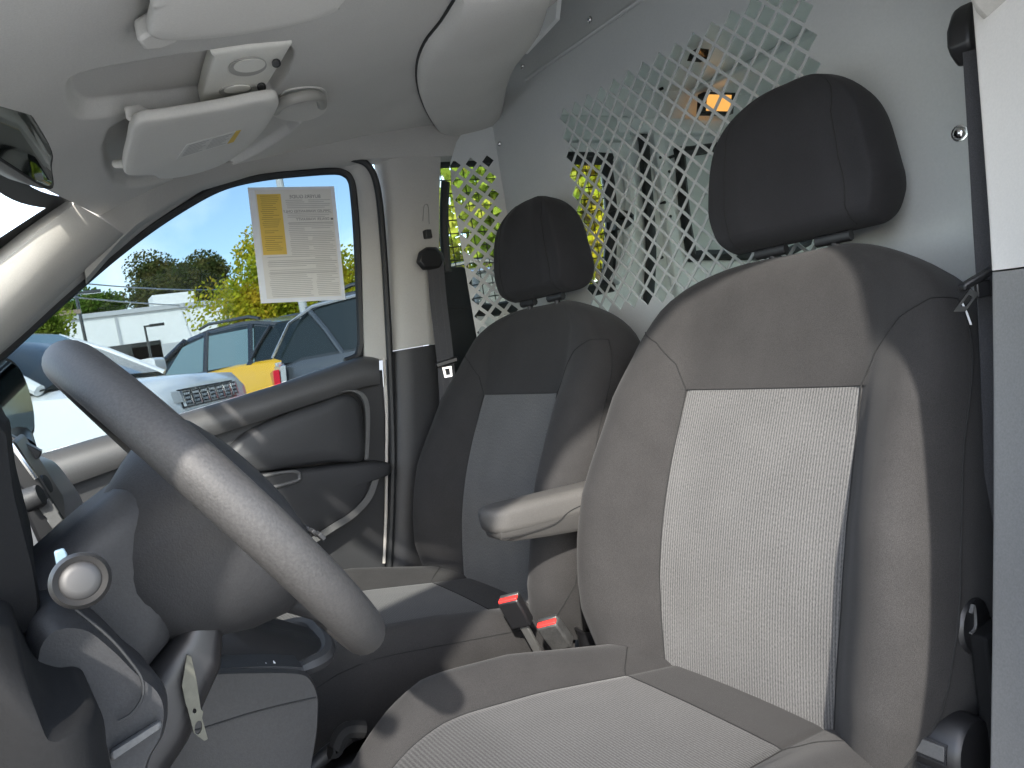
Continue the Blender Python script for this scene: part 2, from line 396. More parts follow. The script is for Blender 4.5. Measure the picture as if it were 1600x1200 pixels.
# rear moulded pad of the headliner
pad_px = [(722, -20), (690, 32), (664, 66), (652, 100), (653, 135), (664, 168), (684, 200), (705, 212), (745, 210), (774, 196), (786, 158), (793, 122), (806, 90), (828, 60), (848, 30), (862, -20)]
pp = cat([onroof(u, v, -.004) for u, v in pad_px], 4)
ctr = sum(pp, V((0, 0, 0)))/len(pp)
loops = []
for k, (sc_, dz) in enumerate([(1.0, .03), (1.0, 0), (.985, -.010), (.95, -.018), (.86, -.024), (.6, -.028), (.3, -.03)]):
    loops.append([ctr + (p-ctr)*sc_ + V((0, 0, dz)) for p in pp])
pad = B().loft(loops).build('rear_headliner_pad', 'headliner', van, angle=50)
sm_path = cat([onroof(u, v, -.003) for u, v in pad_px[:9]], 6)
B().tube(sm_path, .0035, 6).build('seam', 'rubber', pad)
B().tube(cat([onroof(u, v, -.004) for u, v in [(690, 204), (688, 215), (682, 228), (676, 240)]], 4), .0015, 6).build('seam', 'rubber', pad)

# windshield with its black border
def ws(s, Y, off=0):
    x0 = roof_front(Y)-.012; z0 = interp(roof_front(Y), RX, RZ)-.004
    b = V((-.80 + .12*((Y-CY)/.6)**2, Y + (Y-CY)*.10, -.26)); a = V((x0, Y, z0))
    p = a.lerp(b, s); p.z += .05*sin(pi*s); p.x -= .02*sin(pi*s)
    return p + V((.45, 0, -.6))*off
def wsurf(name, s0, s1, y0, y1, m, off, parent, ns=14, ny=24):
    v = []; f = []
    for i in range(ns+1):
        for j in range(ny+1): v.append(ws(s0+(s1-s0)*i/ns, y0+(y1-y0)*j/ny, off))
    for i in range(ns):
        for j in range(ny): a = i*(ny+1)+j; f.append((a, a+1, a+ny+2, a+ny+1))
    return mk(name, v, f, m, parent, angle=60)
wsh = wsurf('windshield', 0, 1, .46, 1.70, 'windshield', 0, van)
wsurf('black_border', -.005, .035, .50, 1.665, 'rubber', .006, wsh, 3, 24)
for a, b in ((1.640, 1.71), (.45, .52)): wsurf('black_border', -.005, 1, a, b, 'rubber', .0065, wsh, 24, 4)

# A pillars: inner trim running from the header down to the cowl
def pillar_loops(fn=lambda p: p, k0=.0):
    up = [W(118, 318, Y=1.665), W(60, 362, Y=1.67), W(0, 412, Y=1.68)]; lo = [W(192, 366, Y=1.80), W(100, 452, Y=1.805), W(0, 549, Y=1.81)]
    du = (up[2]-up[0]); dl = (lo[2]-lo[0])
    up = ([up[0]-du*k0] if k0 else []) + up + [up[2]+du*2.2, up[2]+du*5.0]; lo = ([lo[0]-dl*k0*.8] if k0 else []) + lo + [lo[2]+dl*1.2, lo[2]+dl*2.6]
    loops = []
    for a, b in zip(cat(up, 6), cat(lo, 6)):
        out = (b-a); nrm = V((.25, -.85, -.35))
        l = [a, a+out*.12+nrm*.012, a+out*.35+nrm*.030, a+out*.6+nrm*.032, a+out*.85+nrm*.016, b+nrm*.004, b+V((-.01, .02, 0)), b+V((-.06, .05, .02)), a+V((-.04, .08, .02)), a+V((-.02, .02, .01))]
        loops.append([fn(p) for p in l])
    return loops
ap = B().loft(pillar_loops()).build('windshield_pillar', 'cream', van, angle=50)
B().loft(pillar_loops(mir, .6)).build('windshield_pillar', 'cream', van, angle=50)

# side rails above the doors (headliner edge to roof skin)
def rail(fn):
    lp = []
    for i in range(28):
        X = .10+1.06*i/27; z = roof_z(X, 1.78)
        zb = min(z-.006, interp(X, [.1, .2, .28, .36, .52, .76, 1.16], [.25, .347, .398, .440, .482, .497, .505]))
        lp.append([fn(p) for p in [V((X, 1.775, z+.006)), V((X, 1.80, zb+.008)), V((X, 1.83, zb)), V((X, 1.87, zb+.01)), V((X, 1.88, z+.06)), V((X, 1.80, z+.07))]])
    return lp
B().loft(rail(lambda p: p)).build('roof_rail', 'greyshade', van, angle=50)
def rail_d():
    lp = []
    for i in range(28):
        X = .10+1.06*i/27; z = roof_z(X, 1.78); zb = max(z-.012, .47+.07*sm(.2, .5, X))
        lp.append([mir(p) for p in [V((X, 1.775, z+.006)), V((X, 1.80, zb+.008)), V((X, 1.83, zb)), V((X, 1.87, zb+.01)), V((X, 1.88, z+.06)), V((X, 1.80, z+.07))]])
    return lp
B().loft(rail_d()).build('roof_rail', 'headliner', van, angle=50)
crn = [(1.0, .20), (.88, .255), (.845, .30), (.80, .36), (.74, .42), (.66, .475), (.56, .52), (.45, .55), (.45, .60), (1.0, .62)]
B().poly([V((x, .325, z)) for x, z in crn], V((0, .05, 0))).build('door_opening_corner', 'cream', van, bevel=.006)

# cabin floor, firewall
B().box((-.9, .36, -.98), (1.2, 1.86, -.90)).build('cabin_floor', 'carpet', van)
B().box((-.95, .36, -.95), (-.88, 1.86, -.28)).build('firewall', 'carpet', van)

# B pillar, passenger side: cream upper trim, dark lower trim
def quadloft(rows, m, name, parent, angle=45):
    return B().loft(rows, True, True).build(name, m, parent, angle=angle)
def bp_row(z, lx, rx, yf=1.80, fn=lambda p: p):
    return [fn(p) for p in [V((lx-.012, 1.86, z)), V((lx-.006, yf+.02, z)), V((lx+.012, yf+.004, z)), V((lx+.05, yf, z)), V((rx-.04, yf, z)), V((rx-.008, yf+.006, z)), V((rx, yf+.03, z)), V((rx, 1.90, z))]]
def pxz(u, v, Y): p = W(u, v, Y=Y); return p.x, p.z
up_rows = []; lo_rows = []
for v_, lu, ru in [(216, 596, 697), (240, 600, 692), (300, 611, 690), (400, 617, 690), (470, 619, 690), (547, 620, 690)]:
    lx, z = pxz(lu, v_, 1.81); rx, _ = pxz(ru, v_, 1.81); up_rows.append(bp_row(z, lx, rx))
for v_, lu, ru in [(547, 620, 692), (620, 621, 696), (720, 620, 700), (800, 618, 700), (900, 614, 700), (1000, 610, 700)]:
    lx, z = pxz(lu, v_, 1.806); rx, _ = pxz(ru, v_, 1.806); lo_rows.append(bp_row(z-.002, lx, rx, 1.795))
bpP = quadloft(up_rows, 'greyshade', 'door_pillar_upper_trim', van); bpP['label'] = 'cream upper pillar trim behind the passenger door'
bpL = quadloft(lo_rows, 'charcoal', 'door_pillar_lower_trim', van)
# driver side pillar seen edge on at the right of the opening; unseen outer flange added to shadow the seat
rows = []; rows2 = []
for v_, u_, Yp in [(-260, 1480, .40), (-100, 1503, .395), (0, 1518, .39), (200, 1534, .385), (350, 1545, .38), (423, 1549, .376)]:
    p = W(u_, v_, Y=Yp); x, z = p.x, p.z
    rows.append([V((x+.10, Yp+.037, z)), V((x+.022, Yp+.0085, z)), V((x+.004, Yp+.001, z)), V((x-.004, Yp-.004, z)), V((x-.040, Yp-.072, z)), V((x-.165, Yp-.125, z)), V((x-.16, Yp-.135, z)), V((x+.10, Yp-.13, z)), V((x+.25, Yp+.04, z))])
for v_, u_, Yp in [(423, 1549, .376), (600, 1551, .372), (800, 1551, .368), (1000, 1549, .364), (1200, 1546, .36), (1500, 1540, .36), (1900, 1530, .36)]:
    p = W(u_, v_, Y=Yp); x, z = p.x, p.z-.002
    rows2.append([V((x+.10, Yp+.037, z)), V((x+.022, Yp+.0085, z)), V((x+.004, Yp+.001, z)), V((x-.004, Yp-.004, z)), V((x-.040, Yp-.072, z)), V((x-.165, Yp-.125, z)), V((x-.16, Yp-.135, z)), V((x+.10, Yp-.13, z)), V((x+.25, Yp+.04, z))])
o = quadloft(rows, 'litcream', 'door_pillar_upper_trim', van); o['label'] = 'cream upper pillar trim beside the driver seat belt'
quadloft(rows2, 'pillargrey', 'door_pillar_lower_trim', van)

B().box((.80, .395, -.95), (1.17, .415, -.42)).build('sill_side_trim', 'matte', van, bevel=.004)
# ------------------------------------------------------------------ passenger door (part of the van)
YD = 1.80
door = B()
sill_px = [(-60, 775), (30, 752), (130, 724), (260, 688), (400, 648), (535, 606), (598, 577)]
low_px = [(606, 700), (606, 800), (603, 900), (598, 1050), (-60, 1200)]
outl = [W(u, v, Y=1.83) for u, v in sill_px+low_px]
door.poly(outl, V((0, .05, 0)))
pdoor = door.build('passenger_door', 'charcoal', van, bevel=.004); pdoor['label'] = 'dark plastic passenger door with a sloping window sill'
# sill cap: rounded ledge under the glass
top = [(-60, 735), (30, 716), (67, 708), (150, 684), (253, 655), (400, 611), (500, 578), (563, 557), (592, 560)]
bot = [(-60, 800), (30, 782), (67, 773), (150, 744), (253, 707), (400, 660), (500, 627), (563, 606), (594, 600)]
lp = []
for a, b in zip(cat([V((u, v, 0)) for u, v in top], 5), cat([V((u, v, 0)) for u, v in bot], 5)):
    A_ = W(a.x, a.y, Y=1.855); M1 = W(a.x*.62+b.x*.38, a.y*.62+b.y*.38, Y=1.79); M2 = W(a.x*.25+b.x*.75, a.y*.25+b.y*.75, Y=1.787); B_ = W(b.x, b.y, Y=1.80)
    lp.append([A_, A_.lerp(M1, .35)+V((0, -.004, .008)), A_.lerp(M1, .7)+V((0, -.004, .010)), M1, M2, B_, B_+V((0, .04, .0)), A_+V((0, .02, -.02))])
B().loft(lp).build('window_sill', 'sillplastic', pdoor, angle=50)
# upper padded insert
ins_px = [(335, 735), (349, 712), (370, 688), (400, 668), (450, 646), (500, 629), (533, 618), (552, 620), (562, 634), (566, 660), (566, 718), (520, 722), (470, 728), (400, 738)]
ip = cat([W(u, v, Y=1.80) for u, v in ins_px], 5, True)
ic = sum(ip, V((0, 0, 0)))/len(ip)
loops = [[p+V((0, .045, 0)) for p in ip], [p+V((0, -.004, 0)) for p in ip]]
for sc_, dy in ((.985, -.012), (.95, -.019), (.85, -.024), (.5, -.026), (.1, -.027)): loops.append([ic+(p-ic)*sc_+V((0, dy, 0)) for p in ip])
B().loft(loops).build('padded_insert', 'charcoal', pdoor, angle=50)
# armrest moulding below with the pull cup
arm_px = [(300, 760), (380, 742), (470, 732), (560, 722), (603, 722), (603, 740), (578, 745), (570, 770), (545, 800), (500, 828), (440, 860), (330, 900)]
ip = cat([W(u, v, Y=1.80) for u, v in arm_px], 4, True); ic = sum(ip, V((0, 0, 0)))/len(ip)
loops = [[p+V((0, .045, 0)) for p in ip], [p+V((0, -.018, 0)) for p in ip]]
for sc_, dy in ((.985, -.028), (.94, -.034), (.85, -.036), (.5, -.037), (.1, -.037)): loops.append([ic+(p-ic)*sc_+V((0, dy, 0)) for p in ip])
arm = B().loft(loops).build('armrest_moulding', 'dark', pdoor, angle=50)
cup = [W(u, v, Y=1.760) for u, v in [(385, 752), (392, 748), (445, 738), (464, 738), (468, 744), (462, 752), (410, 765), (395, 765)]]
B().tube(cat(cup, 5, True), .0045, 8, closed=True).build('handle_cup_rim', 'greyplastic', pdoor)
B().poly(cat(cup, 5, True), V((0, .0025, 0))).build('handle_cup', 'black', pdoor)
# light trim strips
st1 = [(533, 612), (552, 611), (566, 620), (572, 640), (572, 680), (570, 717)]
B().strip(cat([W(u, v, Y=1.797) for u, v in st1], 6), V((1, 0, .15)), .006, V((0, -1, 0)), .012).build('trim_strip', 'greyplastic', pdoor)
st2 = [(583, 729), (580, 752), (569, 778), (545, 803), (515, 822), (478, 846), (440, 868), (400, 890)]
pth = cat([W(u, v, Y=1.790) for u, v in st2], 6)
wd = [(pth[min(i+1, len(pth)-1)]-pth[max(i-1, 0)]).cross(V((0, 1, 0))) for i in range(len(pth))]
B().strip(pth, wd, .0085, V((0, -1, 0)), .026).build('trim_strip', 'greyplastic', pdoor)
# painted edge of the door and rubber seal
B().tube(cat([W(u, v, Y=1.815) for u, v in [(600, 560), (604, 640), (604, 715), (603, 800), (600, 880)]], 5), .0042, 8).build('painted_edge', 'cream', pdoor)
B().tube(cat([W(u, v, Y=1.812) for u, v in [(330, 264), (440, 251), (520, 247), (556, 249), (578, 262), (591, 300), (599, 380), (605, 480), (609, 560), (614, 700), (612, 800), (608, 900)]], 6), .0095, 8).build('rubber_seal', 'rubber', pdoor)
# window frame: grey painted frame, black channel, glass
gl_out = [(-40, 740), (67, 708), (150, 684), (253, 655), (400, 611), (500, 578), (545, 563), (560, 556), (567, 545), (568, 530), (565, 450), (561, 360), (556, 300), (552, 280), (542, 270), (525, 267), (470, 270), (420, 275), (370, 285), (330, 300), (280, 328), (230, 362), (180, 400), (130, 442), (80, 486), (30, 532), (-40, 595)]
gpts = [W(u, v, Y=1.872) for u, v in gl_out]
B().poly(gpts, V((0, .004, 0))).build('window_glass', 'glass', pdoor, smooth=False)
chan = [(563, 545), (565, 530), (562, 450), (558, 360), (553, 300), (549, 281), (540, 271), (522, 266), (470, 269), (420, 274), (370, 283), (330, 297), (280, 325), (230, 358), (180, 396), (130, 438), (80, 482), (30, 528), (-40, 591)]
B().tube(cat([W(u, v, Y=1.862) for u, v in [(540, 566), (558, 558)]+chan], 4), .0125, 8).build('glass_channel', 'rubber', pdoor)
fr_o = [(604, 562), (600, 480), (594, 380), (586, 300), (574, 264), (556, 252), (520, 249), (440, 254), (380, 262), (330, 274), (270, 306), (225, 340), (180, 378), (130, 420), (80, 464), (30, 510), (-40, 574)]
fr_i = [(570, 562), (568, 480), (565, 380), (559, 300), (553, 276), (542, 265), (515, 261), (440, 267), (380, 276), (330, 290), (280, 320), (230, 354), (184, 392), (134, 434), (84, 478), (34, 524), (-40, 588)]
lp = []
for a, b in zip(cat([V((u, v, 0)) for u, v in fr_o], 5), cat([V((u, v, 0)) for u, v in fr_i], 5)):
    A_ = W(a.x, a.y, Y=1.822); B_ = W(b.x, b.y, Y=1.845); c_ = (A_+B_)/2
    lp.append([A_, c_+V((0, -.006, 0)), B_, B_+V((0, .03, 0)), A_+V((0, .045, 0))])
B().loft(lp).build('window_frame', 'greyshade', pdoor, angle=50)

# ------------------------------------------------------------------ cargo space behind the partition
YW = 1.90
def wall_poly(): return [V((.93, YW, -.75)), V((2.95, YW, -.75)), V((2.95, YW, .78)), V((.93, YW, .78))]
cw_px = [(846, 262), (960, 246), (968, 256), (972, 300), (966, 380), (955, 425), (942, 440)]
w1 = [V((.98, YW, .10)), V((1.60, YW, .085)), V((1.645, YW, .12)), V((1.70, YW, .30)), V((1.715, YW, .49)), V((1.68, YW, .525)), V((1.05, YW, .525)), V((.98, YW, .49))]
w1 = cat(w1, 3, True)
cargo = B().poly(wall_poly(), V((0, .04, 0)), [w1]).build('cargo_side_wall', 'whitepaint', van, smooth=False)
B().poly([p+V((0, .022, 0)) for p in w1], V((0, .004, 0))).build('cargo_window', 'cargoglass', cargo, smooth=False)
B().tube([p+V((0, .004, 0)) for p in w1], .022, 8, closed=True).build('cargo_window_seal', 'rubber', cargo)
wires = B()
for i in range(19): x = .99+i*.040; wires.tube([V((x, YW+.012, .09)), V((x, YW+.012, .52))], .0018, 4)
for i in range(11): z = .11+i*.040; wires.tube([V((.98, YW+.012, z)), V((1.70, YW+.012, z))], .0018, 4)
o = wires.build('wire_screen', 'rubber', cargo, smooth=False); o['kind'] = 'stuff'
# door edge seal, posts, blanked window
B().tube(cat([W(u, v, Y=1.885) for u, v in [(1000, 205), (1006, 222), (1008, 260), (1014, 330), (1017, 400), (1012, 480)]], 6), .024, 8, flat=.6).build('sliding_door_seal', 'rubber', cargo)
B().tube(cat([W(u, v, Y=1.875) for u, v in [(976, 250), (984, 290), (985, 340), (978, 400), (960, 440)]], 6), .020, 8).build('door_rib', 'whitepaint', cargo)
B().box((1.93, 1.87, -.7), (1.985, 1.90, .66)).build('body_post', 'whitepaint', cargo, bevel=.006)
B().box((1.76, 1.86, .60), (2.95, 1.90, .655)).build('roof_rail', 'whitepaint', cargo, bevel=.008)
B().box((.95, 1.865, .575), (1.82, 1.90, .66)).build('roof_rail', 'blankpanel', cargo, bevel=.008)
bw = [V((2.05, 1.895, .19)), V((2.12, 1.895, .155)), V((2.75, 1.895, .155)), V((2.75, 1.895, .54)), V((2.13, 1.895, .54)), V((2.065, 1.895, .50))]
bwc = cat(bw, 4, True)
bl = B().poly(bwc, V((0, -.012, 0))).build('blanked_window', 'blankpanel', cargo, smooth=False)
B().tube([p+V((0, -.006, 0)) for p in bwc], .021, 8, closed=True).build('blanked_window_seal', 'rubber', cargo)
for (u, v) in [(1035, 138), (1032, 246), (1052, 244), (1038, 300), (1039, 316), (1048, 338), (1035, 402), (1098, 202), (1121, 202), (1046, 268)]:
    p = W(u, v, Y=1.868); B().revolve(p, V((0, -1, 0)), [(.0055, -.02), (.0055, .001)], 10).build('fixing_hole', 'rubber', cargo)
B().tube(cat([W(u, v, Y=1.83) for u, v in [(948, 340), (966, 335), (984, 340), (975, 350), (958, 352)]], 4), .017, 8).build('door_latch', 'black', cargo)
B().poly([W(u, v, Y=1.885) for u, v in [(690, 418), (722, 416), (736, 424), (752, 540), (752, 620), (690, 640)]], V((0, .012, 0))).build('sliding_door_trim', 'black', cargo, bevel=.004)
B().tube(cat([W(u, v, Y=1.88) for u, v in [(696, 285), (694, 330), (695, 380), (699, 425)]], 5), .014, 8).build('sliding_door_seal', 'rubber', cargo)
# cargo roof, floor, far wall, rear door wall and near wall with unseen panes added for daylight
B().box((.88, .26, .765), (2.98, 1.92, .785)).build('cargo_roof', 'whitepaint', van)
for x in (1.02, 1.55, 2.15): B().box((x, .30, .74), (x+.07, 1.88, .766)).build('roof_bow', 'whitepaint', van, bevel=.008)
B().box((1.10, .26, -.78), (2.98, 1.92, -.72)).build('cargo_floor', 'blankpanel', van)
rw = [V((2.95, .26, -.75)), V((2.95, 1.90, -.75)), V((2.95, 1.90, .78)), V((2.95, .26, .78))]
h = [[V((2.95, y0, .0)), V((2.95, y1, .0)), V((2.95, y1, .62)), V((2.95, y0, .62))] for y0, y1 in ((.38, 1.02), (1.14, 1.78))]
rear = B().poly(rw, V((.04, 0, 0)), h).build('rear_door_wall', 'whitepaint', van, smooth=False)
for q in h: B().poly([p+V((.01, 0, 0)) for p in q], V((.004, 0, 0))).build('daylight_pane', 'cargoglass', rear, smooth=False)
nw = [V((1.0, .27, -.75)), V((2.95, .27, -.75)), V((2.95, .27, .78)), V((1.0, .27, .78))]
h = [V((1.15, .27, .08)), V((1.75, .27, .08)), V((1.75, .27, .52)), V((1.15, .27, .52))]
nwall = B().poly(nw, V((0, -.04, 0)), [h]).build('cargo_side_wall', 'whitepaint', van, smooth=False)
B().poly([p+V((0, -.01, 0)) for p in h], V((0, -.004, 0))).build('cargo_window', 'cargoglass', nwall, smooth=False)  # unseen window added to brighten the cargo space

# two amber cargo lamps
def cargo_lamp(px, Y, label):
    t = thing('cargo_lamp', label, 'lamp', W(sum(p[0] for p in px)/4, sum(p[1] for p in px)/4, Y=Y), 'amber cargo lamps')
    q = [W(u, v, Y=Y) for u, v in px]; c = sum(q, V((0, 0, 0)))/4
    B().poly([c+(p-c)*1.28 for p in q], V((0, .03, 0)), [[c+(p-c)*.98 for p in q]]).build('lamp_frame', 'rubber', t, bevel=.002)
    B().poly([c+(p-c) for p in q], V((0, .012, 0))).build('lamp_lens', 'amber', t, bevel=.003)
cargo_lamp([(1105, 147), (1144, 148), (1141, 174), (1103, 173)], 1.80, 'amber lit cargo lamp low on the white side wall')
cargo_lamp([(1092, 76), (1106, 78), (1104, 90), (1087, 88)], 1.53, 'small amber cargo lamp up under the van roof')

# ================================================================== PARTITION
part = thing('cargo_partition', 'grey steel bulkhead with diamond mesh between seats and cargo space', 'partition', (1.16, CY, -.75))
XP = 1.165
PW0 = V((XP, 1.735, 0)); PW1 = V((1.035, 1.80, 0))
def lattice(P0, dirv, a0, a1, z0, z1, pitch, bar, keep):
    """diamond holes on the plane through P0 along dirv and z"""
    out = []; h = pitch/2 - bar*.7071; na = int((a1-a0)/(pitch/2)); nz = int((z1-z0)/(pitch/2))
    for i in range(na+1):
        for j in range(nz+1):
            if (i+j) % 2: continue
            a = a0+i*pitch/2; z = z0+j*pitch/2
            if not keep(a, z): continue
            out.append([P0+dirv*(a-h)+V((0, 0, z)), P0+dirv*a+V((0, 0, z-h)), P0+dirv*(a+h)+V((0, 0, z)), P0+dirv*a+V((0, 0, z+h))])
    return out
dY = V((0, 1, 0))
holes = lattice(V((XP, 0, 0)), dY, .75, 1.435, .02, .51, .0475, .0056, lambda a, z: True)
main = [V((XP, .40, -.75)), V((XP, 1.735, -.75)), V((XP, 1.735, .75)), V((XP, .40, .75))]
pm_ = B().poly(main, V((.003, 0, 0)), holes).build('mesh_panel', 'partition', part, smooth=False)
dW = (PW1-PW0).normalized(); LW = (PW1-PW0).length
def wing_keep(a, z): return .022 < a < LW-.02+.012
wh = lattice(PW0, dW, .030, LW-.012, .005, .50, .0475, .0095, wing_keep)
wing = [PW0+V((0, 0, -.75)), PW1+V((0, 0, -.75)), PW1+V((0, 0, .42)), PW1.lerp(PW0, .06)+V((0, 0, .49)), PW1.lerp(PW0, .25)+V((0, 0, .545)), PW1.lerp(PW0, .6)+V((0, 0, .60)), PW0+V((0, 0, .645))]
B().poly(wing, V((.0015, .0026, 0)), wh).build('side_wing', 'partition', part, smooth=False)
# top stiffening channel and fixings
a, b = W(822, 124, X=XP-.004), W(1010, -7, X=XP-.004); b2 = a+(b-a)*3.2
B().tube([a, b2], .0052, 8).build('stiffening_channel', 'partition', part)
for (u, v) in [(817, 104), (922, 31), (781, 225), (1500, 208)]:
    X_ = XP-.001
    p = W(u, v, X=X_); r = .0062 if u < 1000 else .0095
    B().revolve(p, V((-1, 0, 0)), [(r*1.25, 0), (r*1.25, .0015), (r, .0016), (r*.9, .004), (r*.55, .0062), (r*.1, .007)], 14).build('dome_bolt', 'chrome', part)
# white roof strip at the top of the bulkhead
B().poly([W(u, v, X=1.10) for u, v in [(862, -30), (874, -30), (868, 30), (818, 84), (815, 80), (846, 42)]], V((.012, 0, 0))).build('roof_bracket', 'whitepaint', part, smooth=False)

# ================================================================== SEATS
class Pad:
    """upholstered pad: cross-sections across Y swept along a spine"""
    def __init__(s, base, d, nrm, S, w, wi, prot, thick, endA=None, endB=None, curve=None, groove=.003, gend=9, crown=0.0):
        s.gend = gend; s.crown = crown; s.negk = 1.0
        s.base, s.d, s.n, s.S, s.w, s.wi, s.prot, s.thick = V(base), V(d).normalized(), V(nrm).normalized(), S, w, wi, prot, thick
        s.endA, s.endB, s.curve, s.groove = endA, endB, curve, groove
    def sec(s, t):
        w, wi, p, th = s.w(t), s.wi(t), s.prot(t), s.thick(t); wi = min(wi, w*.62); g_ = w-wi
        return [(0, s.crown), (wi*.55, .001+s.crown*.72), (wi, .004+p*.06), (wi+g_*.30, p*.62+.006), (wi+g_*.58, p+.006), (wi+g_*.82, p*.86+.004), (w-.004, p*.30-.008),
                (w, -th*.42), (w-.006, -th*.78), (w*.86, -th*1.0), (w*.5, -th*1.04), (0, -th*1.05)]
    def pt(s, u, t, lift=0.0):
        """u: -11..11 around the section (0 = front centre, +-2 = insert seam)"""
        sg = 1 if u >= 0 else -1; a = min(abs(u), 11); C = s.sec(t)
        i = min(int(a), 10); f = a-i
        def c(k):
            if k < 0: return (-C[-k][0], C[-k][1])
            if k > 11: return (-C[22-k][0], C[22-k][1])
            return C[k]
        p0, p1, p2, p3 = c(i-1), c(i), c(i+1), c(i+2)
        q = [0.5*((2*p1[k])+(p2[k]-p0[k])*f+(2*p0[k]-5*p1[k]+4*p2[k]-p3[k])*f*f+(3*p1[k]-p0[k]-3*p2[k]+p3[k])*f**3) for k in (0, 1)]
        y, n = q
        if sg < 0 and a > 2: wi_ = C[2][0]; y = wi_ + (y-wi_)*s.negk if y > wi_ else y
        if s.groove and t < s.gend: n -= s.groove*exp(-((a-2)/.10)**2)
        mid = -s.thick(t)*.45; k = 1.0
        if s.endA and t < s.endA: k = sqrt(max(0.0, 1-((s.endA-t)/s.endA)**2.2))
        if s.endB and t > s.S-s.endB: k = sqrt(max(0.0, 1-((t-s.S+s.endB)/s.endB)**2.2))
        n = mid+(n-mid)*k
        P = s.base + s.d*t + s.n*(n+lift) + V((0, y*sg, 0))
        if s.curve: P = P + s.n*s.curve(t)
        return P
    def build(s, yc, parent, rows, ins=None, m='fabric', mi='insert', name='cover', iname='insert', cols=None):
        us = []; 
        st = [-11+.25*i for i in range(89)]
        extra = [-2.12, -2.06, -1.94, -1.88, 1.88, 1.94, 2.06, 2.12]
        us = sorted(set(st+extra))[:-1]; n = len(us)
        body_v = []; uv = []
        for t in rows:
            for u in us:
                p = s.pt(u, t); body_v.append(p+V((0, yc, 0)))
                uv.append((p.y, t))
        fb, fi = [], []
        for i in range(len(rows)-1):
            for j in range(n):
                k = (j+1) % n; q = (i*n+j, i*n+k, (i+1)*n+k, (i+1)*n+j)
                um = (us[j]+us[k])/2 if k else 11; tm = (rows[i]+rows[i+1])/2
                if ins and abs(um) < 2 and ins[0] < tm < ins[1]: fi.append(q)
                else: fb.append(q)
        fb.append(tuple(range(n-1, -1, -1))); fb.append(tuple((len(rows)-1)*n+j for j in range(n)))
        def sub(f):
            used = sorted({i for q in f for i in q}); mp_ = {a: b for b, a in enumerate(used)}
            return [body_v[i] for i in used], [tuple(mp_[i] for i in q) for q in f], [uv[i] for i in used]
        a = sub(fb); o = mk(name, a[0], a[1], m, parent, angle=55, uv=a[2])
        if fi:
            a = sub(fi); oi = mk(iname, a[0], a[1], mi, o, angle=60, uv=a[2])
        return o
    def seam(s, yc, parent, pts, r=.0011, lift=.0004, name='seam'):
        path = []
        for i in range(len(pts)-1):
            (u0, t0), (u1, t1) = pts[i], pts[i+1]
            for k in range(8): path.append((u0+(u1-u0)*k/8, t0+(t1-t0)*k/8))
        path.append(pts[-1])
        return B().tube([s.pt(u, t, lift)+V((0, yc, 0)) for u, t in path], r, 6).build(name, 'seam', parent)

def mkrows(S, pts, base=44, e=.05):
    r = {round(S*i/base, 5) for i in range(base+1)}
    for k in range(1, 14): r.add(round(S-e*(k/14)**2, 5)); r.add(round(e*(k/14)**2, 5))
    for p in pts: r.add(p); r.add(p-.003); r.add(p+.003)
    return sorted(r)

S_B = .728; S1 = .498
def w_back(t):
    if t < .42: return interp(t, [0, .04, .09, .15, .22, .30, .36, .42], [.268, .300, .324, .337, .342, .338, .332, .325])
    a = (t-.42)/.312; return max(.004, .325*max(0, 1-a**3.1)**.5)
back = Pad((.748, 0, -.625), (.314, 0, .949), (-.949, 0, .314), S_B, w_back,
    lambda t: interp(t, [0, .08, .2, .35, .5, .75], [.150, .157, .166, .166, .160, .16]),
    lambda t: interp(t, [0, .1, .3, .48, .62, .73], [.050, .076, .080, .058, .018, .0]),
    lambda t: interp(t, [0, .2, .5, .73], [.13, .135, .135, .13]), None, .095,
    lambda t: .034*sin(pi*min(1, max(0, t+.06)/.62))**1.2-.018, gend=S1)
S_C = .60
def w_cush(t):
    w = interp(t, [0, .1, .3, .45, .60], [.245, .255, .262, .255, .215]); return w
cush = Pad((.800, 0, -.597), (-.982, 0, .19), (.19, 0, .982), S_C, w_cush,
    lambda t: interp(t, [0, .13, .3, .45, .6], [.135, .145, .165, .19, .19]),
    lambda t: interp(t, [0, .1, .3, .45, .6], [.010, .018, .036, .034, .012]),
    lambda t: .145, None, .12, lambda t: -.075*max(0, (t-.40)/.2)**2, crown=.006)
def w_head(t): 
    if t < .07: return .147-.022*((.07-t)/.07)**2
    return max(.003, (.147-.16*(t-.07)*.9)*max(0.0, 1-((t-.07)/.169)**4.2)**.5)
head = Pad((1.000, 0, .068), (.10, 0, .995), (-.995, 0, .10), .238, w_head, lambda t: w_head(t)*.5,
    lambda t: -.008, lambda t: interp(t, [0, .05, .15, .24], [.10, .115, .105, .085]), .03, .085, lambda t: .010*sin(pi*min(1, t/.24)), groove=0)

